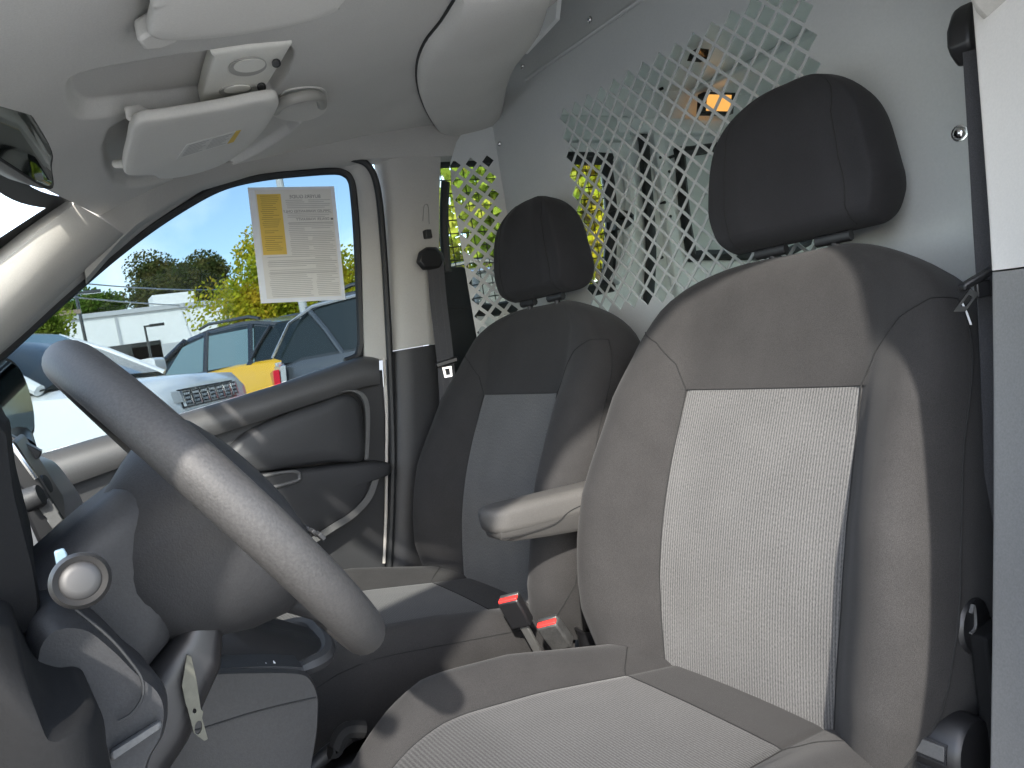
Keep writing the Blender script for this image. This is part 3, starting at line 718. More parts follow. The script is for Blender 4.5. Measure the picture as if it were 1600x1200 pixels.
def make_seat(name, label, yc, hx, hy=0.0, hs=1.0):
    t = thing(name, label, 'car seat', (.55, yc, -.90), 'front seats')
    back.negk = .84 if yc < 1 else 1.0
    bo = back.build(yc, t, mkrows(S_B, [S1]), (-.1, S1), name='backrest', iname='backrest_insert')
    for sgn in (1, -1):
        back.seam(yc, bo, [(2*sgn, 0.0), (2*sgn, S1)])
        back.seam(yc, bo, [(2*sgn, S1), (2.5*sgn, S1+.045), (3.6*sgn, S1+.085), (5.0*sgn, S1+.108), (6.2*sgn, S1+.112)])
        back.seam(yc, bo, [(6.2*sgn, .61), (6.15*sgn, .45), (6.1*sgn, .25), (5.9*sgn, .12), (5.2*sgn, .02)], .0014)
    back.seam(yc, bo, [(-2, S1), (0, S1), (2, S1)])
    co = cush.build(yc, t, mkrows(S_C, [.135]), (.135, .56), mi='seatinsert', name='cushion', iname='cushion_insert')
    for sgn in (1, -1):
        cush.seam(yc, co, [(2*sgn, .135), (2*sgn, .35), (2*sgn, .55)])
        cush.seam(yc, co, [(2*sgn, .135), (3.2*sgn, .10), (4.6*sgn, .06)])
        cush.seam(yc, co, [(6.1*sgn, .02), (6.1*sgn, .3), (6.1*sgn, .56)])
    cush.seam(yc, co, [(-2, .135), (0, .135), (2, .135)])
    # head restraint
    hd = Pad(head.base+V((hx, 0, 0)), head.d, head.n, head.S*hs, lambda t: head.w(t/hs)*hs, lambda t: head.wi(t/hs)*hs, head.prot, lambda t: head.thick(t/hs), head.endA, head.endB, head.curve, 0)
    ho = hd.build(yc+hy, t, mkrows(.238*hs, [], 30, .08), None, m='headcloth', name='headrest')
    for sgn in (1, -1):
        hd.seam(yc+hy, ho, [(4.0*sgn, .004), (3.5*sgn, .03), (3.3*sgn, .10), (3.4*sgn, .17), (4.6*sgn, .230)], .0009)
        p = V((1.045+hx, yc+hy+.058*sgn, 0))
        B().tube([p+V((-.008, 0, .0)), p+V((.002, 0, .10))], .007, 10).build('headrest_post', 'dark', t)
        B().tube([p+V((-.006, -.030, .056)), p+V((-.006, .030, .056))], .009, 8, flat=.8).build('post_guide', 'black', t)
    # under-seat base and rails
    B().box((.27, yc-.20, -.86), (.80, yc+.20, -.70)).build('seat_base', 'black', t, bevel=.02)
    for sgn in (1, -1): B().box((.20, yc+.17*sgn-.02, -.90), (.86, yc+.17*sgn+.02, -.86)).build('seat_rail', 'greysteel', t, bevel=.003)
    # hinge tabs between cushion and backrest
    for sgn in (1, -1):
        p = V((.735, yc+.238*sgn, -.585)); B().obox(p, (.020, 0, .012), (0, .016, 0), (-.004, 0, .012)).build('hinge_cover', 'cream' if sgn > 0 else 'greyplastic', t, bevel=.004)
    return t
YDR, YPA = .73, 1.43
dseat = make_seat('car_seat', 'dark cloth driver seat with grey ribbed centre panel and fold down armrest', YDR, .012, .003, 1.07)
pseat = make_seat('car_seat', 'dark cloth passenger seat with grey ribbed centre panel beside the far door', YPA, -.02, .0)

# armrest on the driver's seat, inboard
arm_s = []
A0, A1 = V((.570, 1.068, -.318)), V((.845, 1.058, -.335))
prof = [(-.02, .15, .25), (-.012, .42, .52), (0, .62, .70), (.02, .78, .82), (.06, .92, .92), (.12, .99, .98), (.25, 1.0, 1.0), (.6, 1.0, 1.02), (.9, 1.0, 1.05), (1.0, 1.0, 1.05)]
loops = []
for f, wf, hf in prof:
    c = A0.lerp(A1, f); hw = .034*wf; hh = .026*hf
    loops.append([c+V((0, x*hw/.034, z*hh/.026+ .010*(1-hf))) for x, z in rrect(.034, .026, .016, 4)])
ao = B().loft(loops).build('armrest', 'armpad', dseat, angle=45)
loops = []
for f, wf, zb in [(0.015, .45, -.024), (.04, .78, -.031), (.12, .93, -.037), (.35, .96, -.044), (.7, .96, -.052), (1.0, .96, -.058)]:
    c = A0.lerp(A1, f); hw = .033*wf
    loops.append([c+V((0, -hw, -.012)), c+V((0, hw, -.012)), c+V((0, hw, zb+.008)), c+V((0, hw*.8, zb)), c+V((0, -hw*.8, zb)), c+V((0, -hw, zb+.008))])
B().loft(loops).build('armrest_base', 'armbase', ao, angle=40)
B().tube(cat([A0.lerp(A1, f)+V((0, -.0335, z)) for f, z in [(.03, -.026), (.2, -.028), (.42, -.024), (.55, -.008), (.75, .000), (1.0, .004)]], 6), .0014, 6).build('seam', 'seam', ao)
B().revolve(V((.84, 1.00, -.35)), V((0, 1, 0)), [(.035, 0), (.035, .06), (.03, .065)], 20).build('armrest_pivot', 'dark', ao)

# recline knob and height wheel on the outboard side of the driver's seat
kn = B(); kc = W(1512, 975, Y=.425)
kn.revolve(kc, V((0, -1, 0)), [(.028, -.03), (.030, -.012), (.034, -.010), (.034, .004), (.030, .010), (.02, .012)], 24)
kn.build('recline_knob', 'black', dseat)
B().strip(cat([kc+V((-.016, -.013, .022)), kc+V((-.008, -.013, .028)), kc+V((-.010, -.013, .004)), kc+V((-.022, -.013, .0))], 4), V((0, 1, 0)), .002, V((0, 0, 1)), .0015).build('knob_mark', 'greyplastic', dseat)
wc = W(1500, 1168, Y=.425)
wb = B().revolve(wc, V((0, -1, 0)), [(.030, -.05), (.038, -.045), (.040, -.03), (.040, .012), (.036, .018), (.02, .02)], 40)
wh_ = wb.build('adjuster_wheel', 'black', dseat)
for k in range(26):
    a = radians(150+k*3.6)
    if k in (9, 10, 11, 12): continue
    c = wc+V((cos(a)*.0405, .012, sin(a)*.0405)); B().obox(c, V((cos(a), 0, sin(a)))*.0016, V((0, .018, 0)), V((-sin(a), 0, cos(a)))*.0010).build('grip_rib', 'dark', wh_, smooth=False)
a = radians(163); B().obox(wc+V((cos(a)*.040, .012, sin(a)*.040)), V((cos(a), 0, sin(a)))*.003, V((0, .016, 0)), V((-sin(a), 0, cos(a)))*.008).build('wheel_marker', 'greyplastic', wh_, bevel=.001)
# seat slide lever poking out inboard below the cushion
B().tube(cat([W(u, v, Y=.98) for u, v in [(568, 1140), (545, 1140), (532, 1150), (524, 1170), (516, 1172)]], 5), .012, 8).build('slide_lever', 'matte', dseat)
# white textile tag in the backrest seam
back.negk = .84
B().strip([back.pt(-6.3, t, .002)+V((0, YDR, 0)) for t in (.575, .59, .605)], V((0, 1, .1)), .0022, V((-1, 0, 0)), .001).build('cloth_tag', 'white', dseat)

# buckles between the seats
def buckle(px, Y, axis_px, label, body='black'):
    c = W(*px, Y=Y); a = (W(*axis_px, Y=Y)-c).normalized()        # pointing to the slot end
    t = thing('seat_belt_buckle', label, 'buckle', c-a*.07)
    side = V((.62, -.78, 0)); side = (side-a*a.dot(side)).normalized(); th = a.cross(side)
    B().obox(c, a*.030, side*.021, th*.012).build('buckle_body', body, t, bevel=.004)
    B().obox(c+a*.0305-th*.004, a*.0025, side*.019, th*.0055).build('release_button', 'red', t, bevel=.0015)
    B().obox(c+a*.0305+th*.0066, a*.0025, side*.0195, th*.0036).build('slot_frame', 'steel', t, bevel=.001)
    B().obox(c-a*.060, a*.035, side*.008, th*.004).build('stalk', 'greysteel', t, bevel=.002)
    return t
buckle((806, 955), 1.12, (790, 926), 'black belt buckle with red button, upright against the passenger cushion')
buckle((868, 990), 1.06, (848, 962), 'dusty grey belt buckle with red button, closest to the driver seat', 'buckgrey')

# cup holder between the seats at the back
cu = W(935, 985, Y=1.10)
B().revolve(cu+V((0.02, 0.02, -.04)), V((0, 0, 1)), [(.03, -.06), (.046, -.05), (.048, .04), (.052, .042), (.052, .046), (.045, .044), (.042, -.03), (.01, -.035)], 28).build('cup_holder', 'black')
tag(bpy.data.objects['cup_holder'], 'round black cup holder between the two seats', 'cup holder')
# floor tunnel between the seats
B().box((.40, .99, -.92), (1.12, 1.19, -.66)).build('floor_tunnel', 'carpet', van, bevel=.02)

# ================================================================== SEAT BELTS
tb = thing('seat_belt', 'black belt hanging on the cream pillar behind the passenger door', 'seat belt', W(690, 900, Y=1.78), 'front seat belts')
B().loft([[W(u+dx*s_, v+dy*s_, Y=Y_) for dx, dy in [(-24, 8), (-20, -8), (-8, -16), (8, -16), (18, -6), (22, 10), (16, 20), (-14, 20)]] for (u, v, Y_, s_) in [(674, 402, 1.80, 1.0), (674, 402, 1.765, 1.0), (674, 402, 1.752, .75)]]).build('belt_guide', 'black', tb, bevel=.003)
B().tube(cat([W(u, v, Y=1.79) for u, v in [(661, 345), (663, 322), (669, 322), (671, 350)]], 5), .0012, 6).build('wire_hook', 'greysteel', tb)
B().obox(W(668, 366, Y=1.79), (.010, 0, 0), (0, .010, 0), (0, 0, .012)).build('height_button', 'black', tb, bevel=.003)
wp = [W(u, v, Y=Y_) for u, v, Y_ in [(680, 408, 1.762), (684, 460, 1.75), (691, 520, 1.735), (697, 575, 1.72), (700, 640, 1.72), (700, 760, 1.75), (697, 900, 1.79)]]
B().strip(cat(wp, 5), V((1, -.35, 0)), .023, V((.35, 1, 0)), .0016).build('belt_webbing', 'webbing', tb)
for k in (-.009, .009): B().strip(cat([p+V((k, -k*.35-.0008, 0)) for p in wp], 5), V((1, -.35, 0)), .0016, V((-.35, -1, 0)), .0008).build('belt_stripe', 'charcoal', tb)
cpt = W(698, 566, Y=1.715)
B().obox(cpt, V((.028, -.010, .004)), V((.003, .009, 0)), V((0, 0, .007))).build('tongue_cover', 'black', tb, bevel=.003)
tp = cpt+V((-.002, 0, -.012))
B().poly([tp+V((x, -x*.35, z)) for x, z in [(-.012, 0), (.012, 0), (.010, -.028), (-.010, -.028)]], V((.0007, .002, 0)), [[tp+V((x, -x*.35, z)) for x, z in [(-.006, -.005), (.006, -.005), (.005, -.022), (-.005, -.022)]]]).build('belt_tongue', 'chrome', tb, smooth=False)

td = thing('seat_belt', 'black belt hanging down the cream pillar beside the driver seat', 'seat belt', W(1545, 1000, Y=.43), 'front seat belts')
g0 = W(1512, 48, Y=.435)
B().loft([[g0+V((x*s_, y_, z*s_)) for x, z in [(-.016, -.030), (-.022, -.018), (-.018, .006), (.0, .030), (.014, .036), (.020, .01), (.012, -.034), (-.004, -.040)]] for y_, s_ in [(-.012, .8), (-.008, 1), (.012, 1), (.018, .75)]]).build('belt_guide', 'black', td, bevel=.003)
wp = [W(u, v, Y=.42) for u, v in [(1522, 78), (1527, 160), (1533, 260), (1538, 350), (1543, 430), (1549, 560), (1556, 760), (1560, 960)]]
B().strip(cat(wp, 5), V((.8, -.6, 0)), .0125, V((.6, .8, 0)), .0016).build('belt_webbing', 'webbing', td)
cpt = W(1533, 432, Y=.408)
B().obox(cpt, V((.020, -.014, .010)), V((.004, .006, 0)), V((-.001, 0, .0045))).build('tongue_cover', 'black', td, bevel=.003)
B().obox(cpt+V((.0, .0, -.014)), V((.008, -.004, 0)), V((.002, .003, 0)), V((0, 0, .010))).build('tongue_stem', 'black', td, bevel=.002)
tq = [W(u, v, Y=.402) for u, v in [(1516, 451), (1530, 458), (1508, 487), (1490, 487)]]; c = sum(tq, V((0, 0, 0)))/4
B().poly(tq, V((.001, .002, 0)), [[c+(p-c)*V((.5, .5, .5)).x for p in tq]]).build('belt_tongue', 'chrome', td, smooth=False)

# ================================================================== CEILING FITTINGS
def visor(name, pts, th, label, off=-.03):
    q = cat(pts, 5, True)
    o = B().poly(q, V((0, 0, th)))
    return o, q
vp = [onroof(u, v, -.040) for u, v in [(212, 196), (260, 186), (340, 172), (420, 156), (436, 160), (432, 176), (412, 206), (380, 238), (340, 262), (290, 277), (252, 281), (240, 276), (215, 276), (197, 274), (193, 262), (200, 230)]]
vpc = sum(vp, V((0, 0, 0)))/len(vp); vpn = (vp[3]-vp[0]).cross(vp[10]-vp[0]).normalized()
if vpn.z > 0: vpn = -vpn
def onvisor(u, v, off=0.0):
    d = W(u, v, Y=1.0); return d*(((vpc+vpn*off).dot(vpn))/d.dot(vpn))
vp = [onvisor(u, v) for u, v in [(212, 196), (260, 186), (340, 172), (420, 156), (436, 160), (432, 176), (412, 206), (380, 238), (340, 262), (290, 277), (252, 281), (240, 276), (215, 276), (197, 274), (193, 262), (200, 230)]]
tv = thing('sun_visor', 'pale grey sun visor with a printed warning label over the passenger seat', 'sun visor', onroof(300, 220, -.03), 'sun visors')
def softpad(pts, th, name, m, parent, r=.007):
    c = sum(pts, V((0, 0, 0)))/len(pts); n = len(pts); loops = []
    size = sum((p-c).length for p in pts)/n
    for inset, z in [(.30, 0), (.08, 0.0), (.03, .0015), (.008, .004), (0, th*.5), (.008, th-.004), (.03, th-.0015), (.08, th), (.30, th)]:
        loops.append([c+(p-c)*(1-inset*.045/size*2.2)+V((0, 0, z)) for p in pts])
    return B().loft(loops).build(name, m, parent, angle=50)
vb = softpad(cat(vp, 4, True), .020, 'visor_panel', 'visor', tv)
lab = [onvisor(u, v, .0008) for u, v in [(292, 226), (377, 203), (365, 222), (276, 249)]]
lo_ = B().poly(lab, vpn*-.0006).build('warning_label', 'paper', tv, smooth=False)
yl = [onvisor(u, v, .0013) for u, v in [(369, 205), (377, 203), (365, 222), (355, 225)]]
B().poly(yl, vpn*-.0003).build('label_band', 'yellowpaper', lo_, smooth=False)
ln = B()
for k in range(7):
    f = .10+.12*k; a = lab[0].lerp(lab[3], f); b = lab[1].lerp(lab[2], f)
    for s0, s1 in ((.06, .42), (.48, .84)):
        e1 = s1-.08*((k*37) % 3)/2; d_ = (lab[3]-lab[0])*.035
        ln.add([a.lerp(b, s0)+vpn*.0004, a.lerp(b, e1)+vpn*.0004, a.lerp(b, e1)+d_+vpn*.0004, a.lerp(b, s0)+d_+vpn*.0004], [(0, 1, 2, 3)])
o = ln.build('printed_lines', 'inkpale', lo_, smooth=False); o['kind'] = 'stuff'
B().tube([onroof(181, 256, -.012), onroof(200, 256, -.028)], .008, 10).build('visor_pivot', 'console', tv)
B().poly([onroof(u, v, -.026) for u, v in [(197, 188), (222, 184), (240, 192), (232, 198), (214, 197), (205, 194)]], V((0, 0, .022))).build('visor_clip', 'visor', tv, bevel=.004)

dvf = [onroof(u, v, -.036) for u, v in [(246, -10), (240, 20), (232, 52), (236, 60), (262, 66), (340, 62), (430, 48), (490, 34), (530, 18), (552, -10)]]
far = dvf[0].y
nearv = [V((x, .50, roof_z(x, .56)-.036)) for x in (.46, .34, .19)]
tv2 = thing('sun_visor', 'pale grey sun visor over the driver seat, without a label', 'sun visor', (.3, .8, .42), 'sun visors')
softpad(cat(dvf+nearv, 4, True), .020, 'visor_panel', 'visor', tv2)
B().poly([onroof(u, v, -.030) for u, v in [(214, 66), (238, 52), (262, 56), (280, 66), (250, 78), (224, 80)]], V((0, 0, .026))).build('visor_clip', 'visor', tv2, bevel=.005)

# overhead console with two reading lamps
tl = thing('reading_lamp_console', 'cream overhead console with two oval reading lamps and rocker switches', 'reading lamp', onroof(380, 115))
cq = [onroof(u, v, -.006) for u, v in [(338, 84), (446, 70), (452, 78), (412, 142), (404, 148), (322, 161), (315, 153), (334, 90)]]
softpad(cat(cq, 3, True), .030, 'console_housing', 'console', tl)
def oval(px, ru, rv, name, m, dz, th, parent, rot=-.12):
    pts = []
    for k in range(28):
        a = 2*pi*k/28; x, y = cos(a)*ru, sin(a)*rv; pts.append(onroof(px[0]+x*cos(rot)-y*sin(rot), px[1]+x*sin(rot)+y*cos(rot), dz))
    return B().poly(pts, V((0, 0, th))).build(name, m, parent, smooth=True)
for (px, ru, rv) in (((387, 105), 30, 14), ((368, 142), 26, 8)):
    o = oval(px, ru, rv, 'lamp_bowl', 'lampbowl', -.0085, .004, tl)
    oval((px[0]+3, px[1]-2), ru-5, rv-4 if rv > 10 else rv-2.5, 'lamp_lens', 'console', -.0095, .002, tl)
for px in ((432, 100), (409, 137)):
    oval(px, 7, 6, 'switch_well', 'rubber', -.0085, .003, tl); oval((px[0]-1, px[1]), 5, 4.5, 'rocker_switch', 'greyplastic', -.0105, .003, tl)

# grab handle in its recess
tg = thing('grab_handle', 'grey grab handle folded into the headliner above the passenger door', 'handle', onroof(480, 160))
B().tube(cat([onroof(u, v, dz*.6) for u, v, dz in [(430, 172, .0), (436, 164, -.022), (455, 155, -.030), (485, 149, -.028), (500, 152, -.020), (503, 164, .0)]], 6), .0105, 10, flat=1.0).build('handle_bar', 'lampbowl', tg)
B().poly(cat([onroof(u, v, -.003) for u, v in [(425, 180), (440, 148), (470, 138), (505, 140), (512, 156), (505, 178), (470, 190)]], 4, True), V((0, 0, .003))).build('handle_recess', 'visor', tg)

# interior mirror
tm = thing('rear_view_mirror', 'dark interior rear view mirror hanging at the windshield header', 'mirror', W(30, 260, Y=1.05))
fE_t, fE_b = W(76, 224, Y=1.18), W(78, 296, Y=1.18)
nE_t, nE_b = W(-110, -60, Y=.92), W(-112, 176, Y=.92)
back_off = V((-.05, .012, .012))
def mr(pts): return cat(pts, 5, True)
ring = [nE_t, nE_t.lerp(fE_t, .5)+V((0, 0, .004)), fE_t, fE_t.lerp(fE_b, .5)+V((.003, .006, 0)), fE_b, fE_b.lerp(nE_b, .5)-V((0, 0, .004)), nE_b, nE_b.lerp(nE_t, .5)-V((.002, .006, 0))]
rr = mr(ring); rc = sum(rr, V((0, 0, 0)))/len(rr)
B().loft([rr, [p+back_off*.25 for p in rr], [rc+(p-rc)*.93+back_off*.7 for p in rr], [rc+(p-rc)*.7+back_off for p in rr]]).build('mirror_housing', 'dark', tm, angle=50)
B().loft([[rc+(p-rc)*.95-back_off*.02 for p in rr], [rc+(p-rc)*.94-back_off*.03 for p in rr]]).build('mirror_glass', 'dimmirror', tm)
B().tube([rc+back_off, rc+V((-.09, .0, .10))], .008, 8).build('mirror_stem', 'dark', tm)

# ================================================================== STEERING WHEEL, COLUMN
WC = V((.112, YDR, -.120)); EE = V((.537, 0, -.844)); NN = V((.844, 0, .537)); YY = V((0, 1, 0))
tw = thing('steering_wheel', 'worn black steering wheel seen edge on in front of the driver seat', 'steering wheel', WC)
RW = .182
B().tube([WC+EE*(cos(a)*RW)+YY*(sin(a)*RW) for a in [2*pi*k/96 for k in range(96)]], .0198, 20, closed=True).build('rim', 'rimgrip', tw, angle=60)
B().revolve(WC, NN, [(.07, -.02), (.095, -.012), (.104, .0), (.104, .010), (.098, .022), (.080, .034), (.05, .041), (.02, .044)], 40).build('airbag_cover', 'dark', tw, angle=50)
def wp_(e, y, n): return WC+EE*e+YY*y+NN*n
bk = []
for n_, ra, rb, eo in [(-.005, .108, .100, .012), (-.03, .104, .095, .014), (-.06, .092, .085, .012), (-.085, .078, .072, .006), (-.110, .062, .060, -.004), (-.118, .04, .04, -.006)]:
    bk.append([wp_(eo+cos(2*pi*k/36)*ra, sin(2*pi*k/36)*rb, n_) for k in range(36)])
B().loft(bk).build('hub_back_cover', 'dark', tw, angle=50)
for ang in (0, 100, 260):
    d_ = EE*cos(radians(ang))+YY*sin(radians(ang)); s_ = NN.cross(d_)
    lp = []; kk = 1.0 if ang == 0 else .35
    for r_, w_, n0, n1 in [(.05, .050, -.055, .02), (.09, .044, -.046, .016), (.13, .034, -.028, .012), (.165, .024, -.014, .010), (.186, .020, -.010, .008)]:
        n0 *= kk; lp.append([WC+d_*r_+s_*x+NN*n for x, n in [(-w_, n0*.5), (-w_*.6, n0), (w_*.6, n0), (w_, n0*.5), (w_, n1*.5), (w_*.6, n1), (-w_*.6, n1), (-w_, n1*.5)]])
    so_ = B().loft(lp).build('spoke', 'dark', tw, angle=80); sb_ = so_.modifiers.new('sub', 'SUBSURF'); sb_.levels = 2; sb_.render_levels = 2
B().tube([wp_(.094*cos(a), .094*sin(a), .026) for a in [2*pi*k/60 for k in range(60)]], .0016, 6, closed=True).build('cover_joint', 'rubber', tw)
for k, yy in ((-.02, .0), (.0, .008), (.02, .0)): B().obox(wp_(.066, -.06+k, .035), EE*.004, YY*.006, NN*.002).build('wheel_button', 'dark', tw, bevel=.0008)

tcol = thing('steering_column', 'black steering column shroud with a round ended control stalk', 'steering column', WC-NN*.25)
lp = []
for n_, e0, e1, hw in [(-.036, -.070, -.02, .056), (-.050, -.080, .01, .062), (-.085, -.082, .028, .066), (-.11, -.082, .045, .066), (-.16, -.082, .050, .066), (-.30, -.080, .055, .068)]:
    c_ = (e0+e1)/2; h_ = (e1-e0)/2; lp.append([wp_(c_+x, y, n_) for y, x in rrect(hw, h_, min(h_*.8, .03), 5)])
B().loft(lp).build('column_shroud', 'dark', tcol, angle=45)
SK = W(126, 907, Y=.455); base_s = wp_(-.05, -.06, -.115); ax_s = (SK-base_s).normalized()
B().tube([base_s, base_s.lerp(SK, .5), SK-ax_s*.012], [.011, .010, .012], 14).build('control_stalk', 'dark', tcol)
B().revolve(SK, ax_s, [(.010, -.036), (.0140, -.030), (.0152, -.020), (.0152, -.006), (.0146, -.001), (.0130, .002), (.0118, .0005), (.0102, -.0012), (.0095, -.0002), (.006, .0004), (.001, .0006)], 36).build('stalk_end_cap', 'stalkcap', tcol, angle=50)
B().poly([W(u, v, Y=.50) for u, v in [(84, 862), (100, 857), (106, 868), (100, 888), (88, 884)]], V((0, .004, 0))).build('window_light_patch', 'bluelight', tcol, bevel=.001)  # pale blue patch painted for window light reflected on the stalk
# lower cover of the column and the knee panel below
lp = []
for n_, e0, e1, hw in [(-.075, .04, .072, .05), (-.10, .045, .095, .058), (-.16, .05, .12, .062), (-.30, .05, .15, .066)]:
    c_ = (e0+e1)/2; h_ = (e1-e0)/2; lp.append([wp_(c_+x, y, n_) for y, x in rrect(hw, h_, h_*.7, 5)])
B().loft(lp).build('lower_shroud', 'black', tcol, angle=45)

# key hanging from the ignition
kpx = [(292, 1023), (299, 1026), (307, 1060), (314, 1108), (318, 1112), (316, 1122), (325, 1155), (319, 1158), (303, 1146), (293, 1108), (290, 1100), (284, 1072)]
kp = [W(u, v, Y=.66) for u, v in kpx]
hole = [W(310+5.5*cos(a)-1.5*sin(a), 1137+11*sin(a), Y=.66) for a in [2*pi*k/16 for k in range(16)]]
hole2 = [W(304+3*cos(a), 1111+4*sin(a), Y=.66) for a in [2*pi*k/10 for k in range(10)]]
o = B().poly(kp, V((0, .0024, 0)), [hole, hole2]).build('ignition_key', 'keymetal', smooth=False, bevel=.0005)
tag(o, 'flat worn metal key with a hole hanging from the steering column', 'key')

# ================================================================== DASHBOARD
tdash = thing('dashboard', 'black dashboard with centre stack left of the steering wheel', 'dashboard', (-.4, CY, -.9))
prof = [(-.84, -.30), (-.55, -.16), (-.30, -.105), (-.16, -.112), (-.105, -.15), (-.085, -.22), (-.10, -.34), (-.13, -.42), (-.10, -.52), (-.16, -.80), (-.84, -.84)]
loops = []
for i in range(25):
    Y = .385+(1.775-.385)*i/24; k = 1-.08*abs((Y-CY)/.7)**3
    loops.append([V((-.84+(x+.84)*k, Y, z)) for x, z in prof])
B().loft(loops).build('dash_body', 'dark', tdash, angle=40)
# passenger side top moulding with sky reflection painted into its colour
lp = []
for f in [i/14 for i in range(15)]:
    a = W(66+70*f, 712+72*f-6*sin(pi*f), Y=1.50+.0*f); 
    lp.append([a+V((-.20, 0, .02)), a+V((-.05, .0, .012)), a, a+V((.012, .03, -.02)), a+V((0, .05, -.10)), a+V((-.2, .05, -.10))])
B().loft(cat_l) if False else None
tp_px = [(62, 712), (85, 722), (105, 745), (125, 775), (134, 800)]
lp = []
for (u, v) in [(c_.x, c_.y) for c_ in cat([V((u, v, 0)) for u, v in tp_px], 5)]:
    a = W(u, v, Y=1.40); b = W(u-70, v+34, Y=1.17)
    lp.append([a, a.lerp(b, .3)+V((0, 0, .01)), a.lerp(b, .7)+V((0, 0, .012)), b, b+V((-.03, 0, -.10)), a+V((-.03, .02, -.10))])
B().loft(lp).build('passenger_dash_top', 'dashsky', tdash, angle=50)
# centre stack: glossy bezel, screen, knobs
YS = 1.03
sp = [(14, 690), (24, 690), (100, 810), (104, 830), (92, 842), (60, 850), (20, 760)]
stk = B().poly([W(u, v, Y=YS) for u, v in sp], V((-.0, .26, 0))).build('centre_stack', 'black', tdash, bevel=.004)
B().tube([W(13, 688, Y=YS-.004), W(56, 748, Y=YS-.004)], .0030, 8).build('bezel_edge', 'chrome', tdash)
B().tube([W(26, 756, Y=YS-.004), W(54, 793, Y=YS-.004)], .0016, 8).build('bezel_edge', 'greyplastic', tdash)
for (u, v, r_) in ((73, 752, .0165), (62, 770, .0175)):
    k0 = W(u-10, v+8, Y=YS-.012 if u < 70 else YS+.05); ax = V((.93, -.25, .22)).normalized()
    k = B().revolve(k0-ax*.01, ax, [(r_*.8, 0), (r_*.8, .006), (r_*.78, .016), (r_*.72, .019), (r_*.3, .0195)], 28).build('control_knob', 'dark', tdash, angle=40)
for (u, v) in ((73, 792), (80, 800), (86, 812)): B().obox(W(u, v, Y=YS-.003), (.006, 0, .004), (0, .006, 0), (-.002, 0, .006)).build('stack_button', 'greyplastic', tdash, bevel=.001)
B().tube(cat([W(u, v, Y=YS-.002) for u, v in [(98, 812), (104, 824), (102, 836)]], 4), .0025, 8).build('bezel_edge', 'chrome', tdash)
# black corner wedge against the door glass, and the instrument hood near the camera
B().poly([W(u, v, Y=1.20) for u, v in [(12, 678), (66, 706), (62, 716), (52, 720), (44, 722)]], V((0, .05, 0))).build('screen_hood', 'black', tdash, bevel=.002)
hood_px = [(-30, 640), (2, 655), (10, 668), (14, 700), (22, 760), (34, 810), (44, 850), (56, 900), (62, 960), (40, 1000), (-40, 1010)]
hp = cat([W(u, v, Y=.62) for u, v in hood_px], 4, True); hc = sum(hp, V((0, 0, 0)))/len(hp)
B().loft([[hc+(p-hc)*.9+V((0, -.012, 0)) for p in hp], [hc+(p-hc)*.98+V((0, -.006, 0)) for p in hp], hp, [p+V((-.01, .26, 0)) for p in hp]]).build('instrument_hood', 'matte', tdash, angle=45)
# lower driver panel: rounded pocket and column surround
lw_px = [(-60, 1010), (20, 1000), (42, 1040), (70, 1085), (110, 1100), (140, 1098), (158, 1112), (166, 1160), (170, 1300), (-60, 1300)]
hp = cat([W(u, v, Y=.50) for u, v in lw_px], 4, True); hc = sum(hp, V((0, 0, 0)))/len(hp)
B().loft([[hc+(p-hc)*.2+V((0, -.040, 0)) for p in hp], [hc+(p-hc)*.6+V((0, -.034, 0)) for p in hp], [hc+(p-hc)*.80+V((0, -.024, 0)) for p in hp], [hc+(p-hc)*.93+V((0, -.010, 0)) for p in hp], hp, [p+V((-.01, .12, 0)) for p in hp]]).build('lower_dash_panel', 'matte', tdash, angle=45)
kn_px = [(120, 950), (170, 985), (215, 1030), (250, 1060), (262, 1095), (255, 1140), (230, 1190), (215, 1300), (60, 1300), (40, 1040), (60, 960)]
hp = cat([W(u, v, Y=.60) for u, v in kn_px], 4, True); hc = sum(hp, V((0, 0, 0)))/len(hp)
kp_ = B().loft([[hc+(p-hc)*.86+V((0, -.022, 0)) for p in hp], [hc+(p-hc)*.97+V((0, -.010, 0)) for p in hp], hp, [p+V((-.02, .20, 0)) for p in hp]]).build('knee_panel', 'dark', tdash, angle=45)
B().tube(cat([W(u, v, Y=.572) for u, v in [(118, 952), (170, 995), (205, 1035), (222, 1062), (222, 1090), (205, 1115), (184, 1127)]], 5), .0011, 6).build('panel_joint', 'rubber', kp_)
B().poly([W(u, v, Y=.575) for u, v in [(170, 1172), (250, 1122), (252, 1132), (172, 1186)]], V((0, -.006, 0))).build('panel_ledge', 'greyplastic', kp_, bevel=.002)

# floor console with gear selector
tgc = thing('gear_console', 'black floor console with leather gear selector gaiter', 'console', (.05, 1.0, -.92))
face_px = [(180, 1062), (250, 1056), (330, 1048), (400, 1046), (462, 1047), (484, 1056), (496, 1082), (497, 1110), (494, 1150), (486, 1200), (480, 1290), (120, 1290)]
hp = [W(u, v, Y=.94) for u, v in face_px]
hp = cat(hp, 3, True); hc = sum(hp, V((0, 0, 0)))/len(hp)
gco = B().loft([[hc+(p-hc)*.96+V((0, -.008, 0)) for p in hp], [hc+(p-hc)*.99+V((0, -.003, 0)) for p in hp], hp, [p+V((0, .22, 0)) for p in hp]]).build('console_body', 'charcoal', tgc, angle=45)
B().tube(cat([W(u, v, Y=.932) for u, v in [(250, 1152), (310, 1140), (380, 1118), (440, 1102), (494, 1090)]], 5), .0016, 6).build('panel_joint', 'rubber', gco)
bz = [(290, 1050), (300, 1040), (350, 1034), (420, 1028), (440, 1026), (450, 1016), (440, 1008), (425, 1004), (440, 1002), (462, 1018), (474, 1042), (440, 1047), (380, 1047), (330, 1050)]
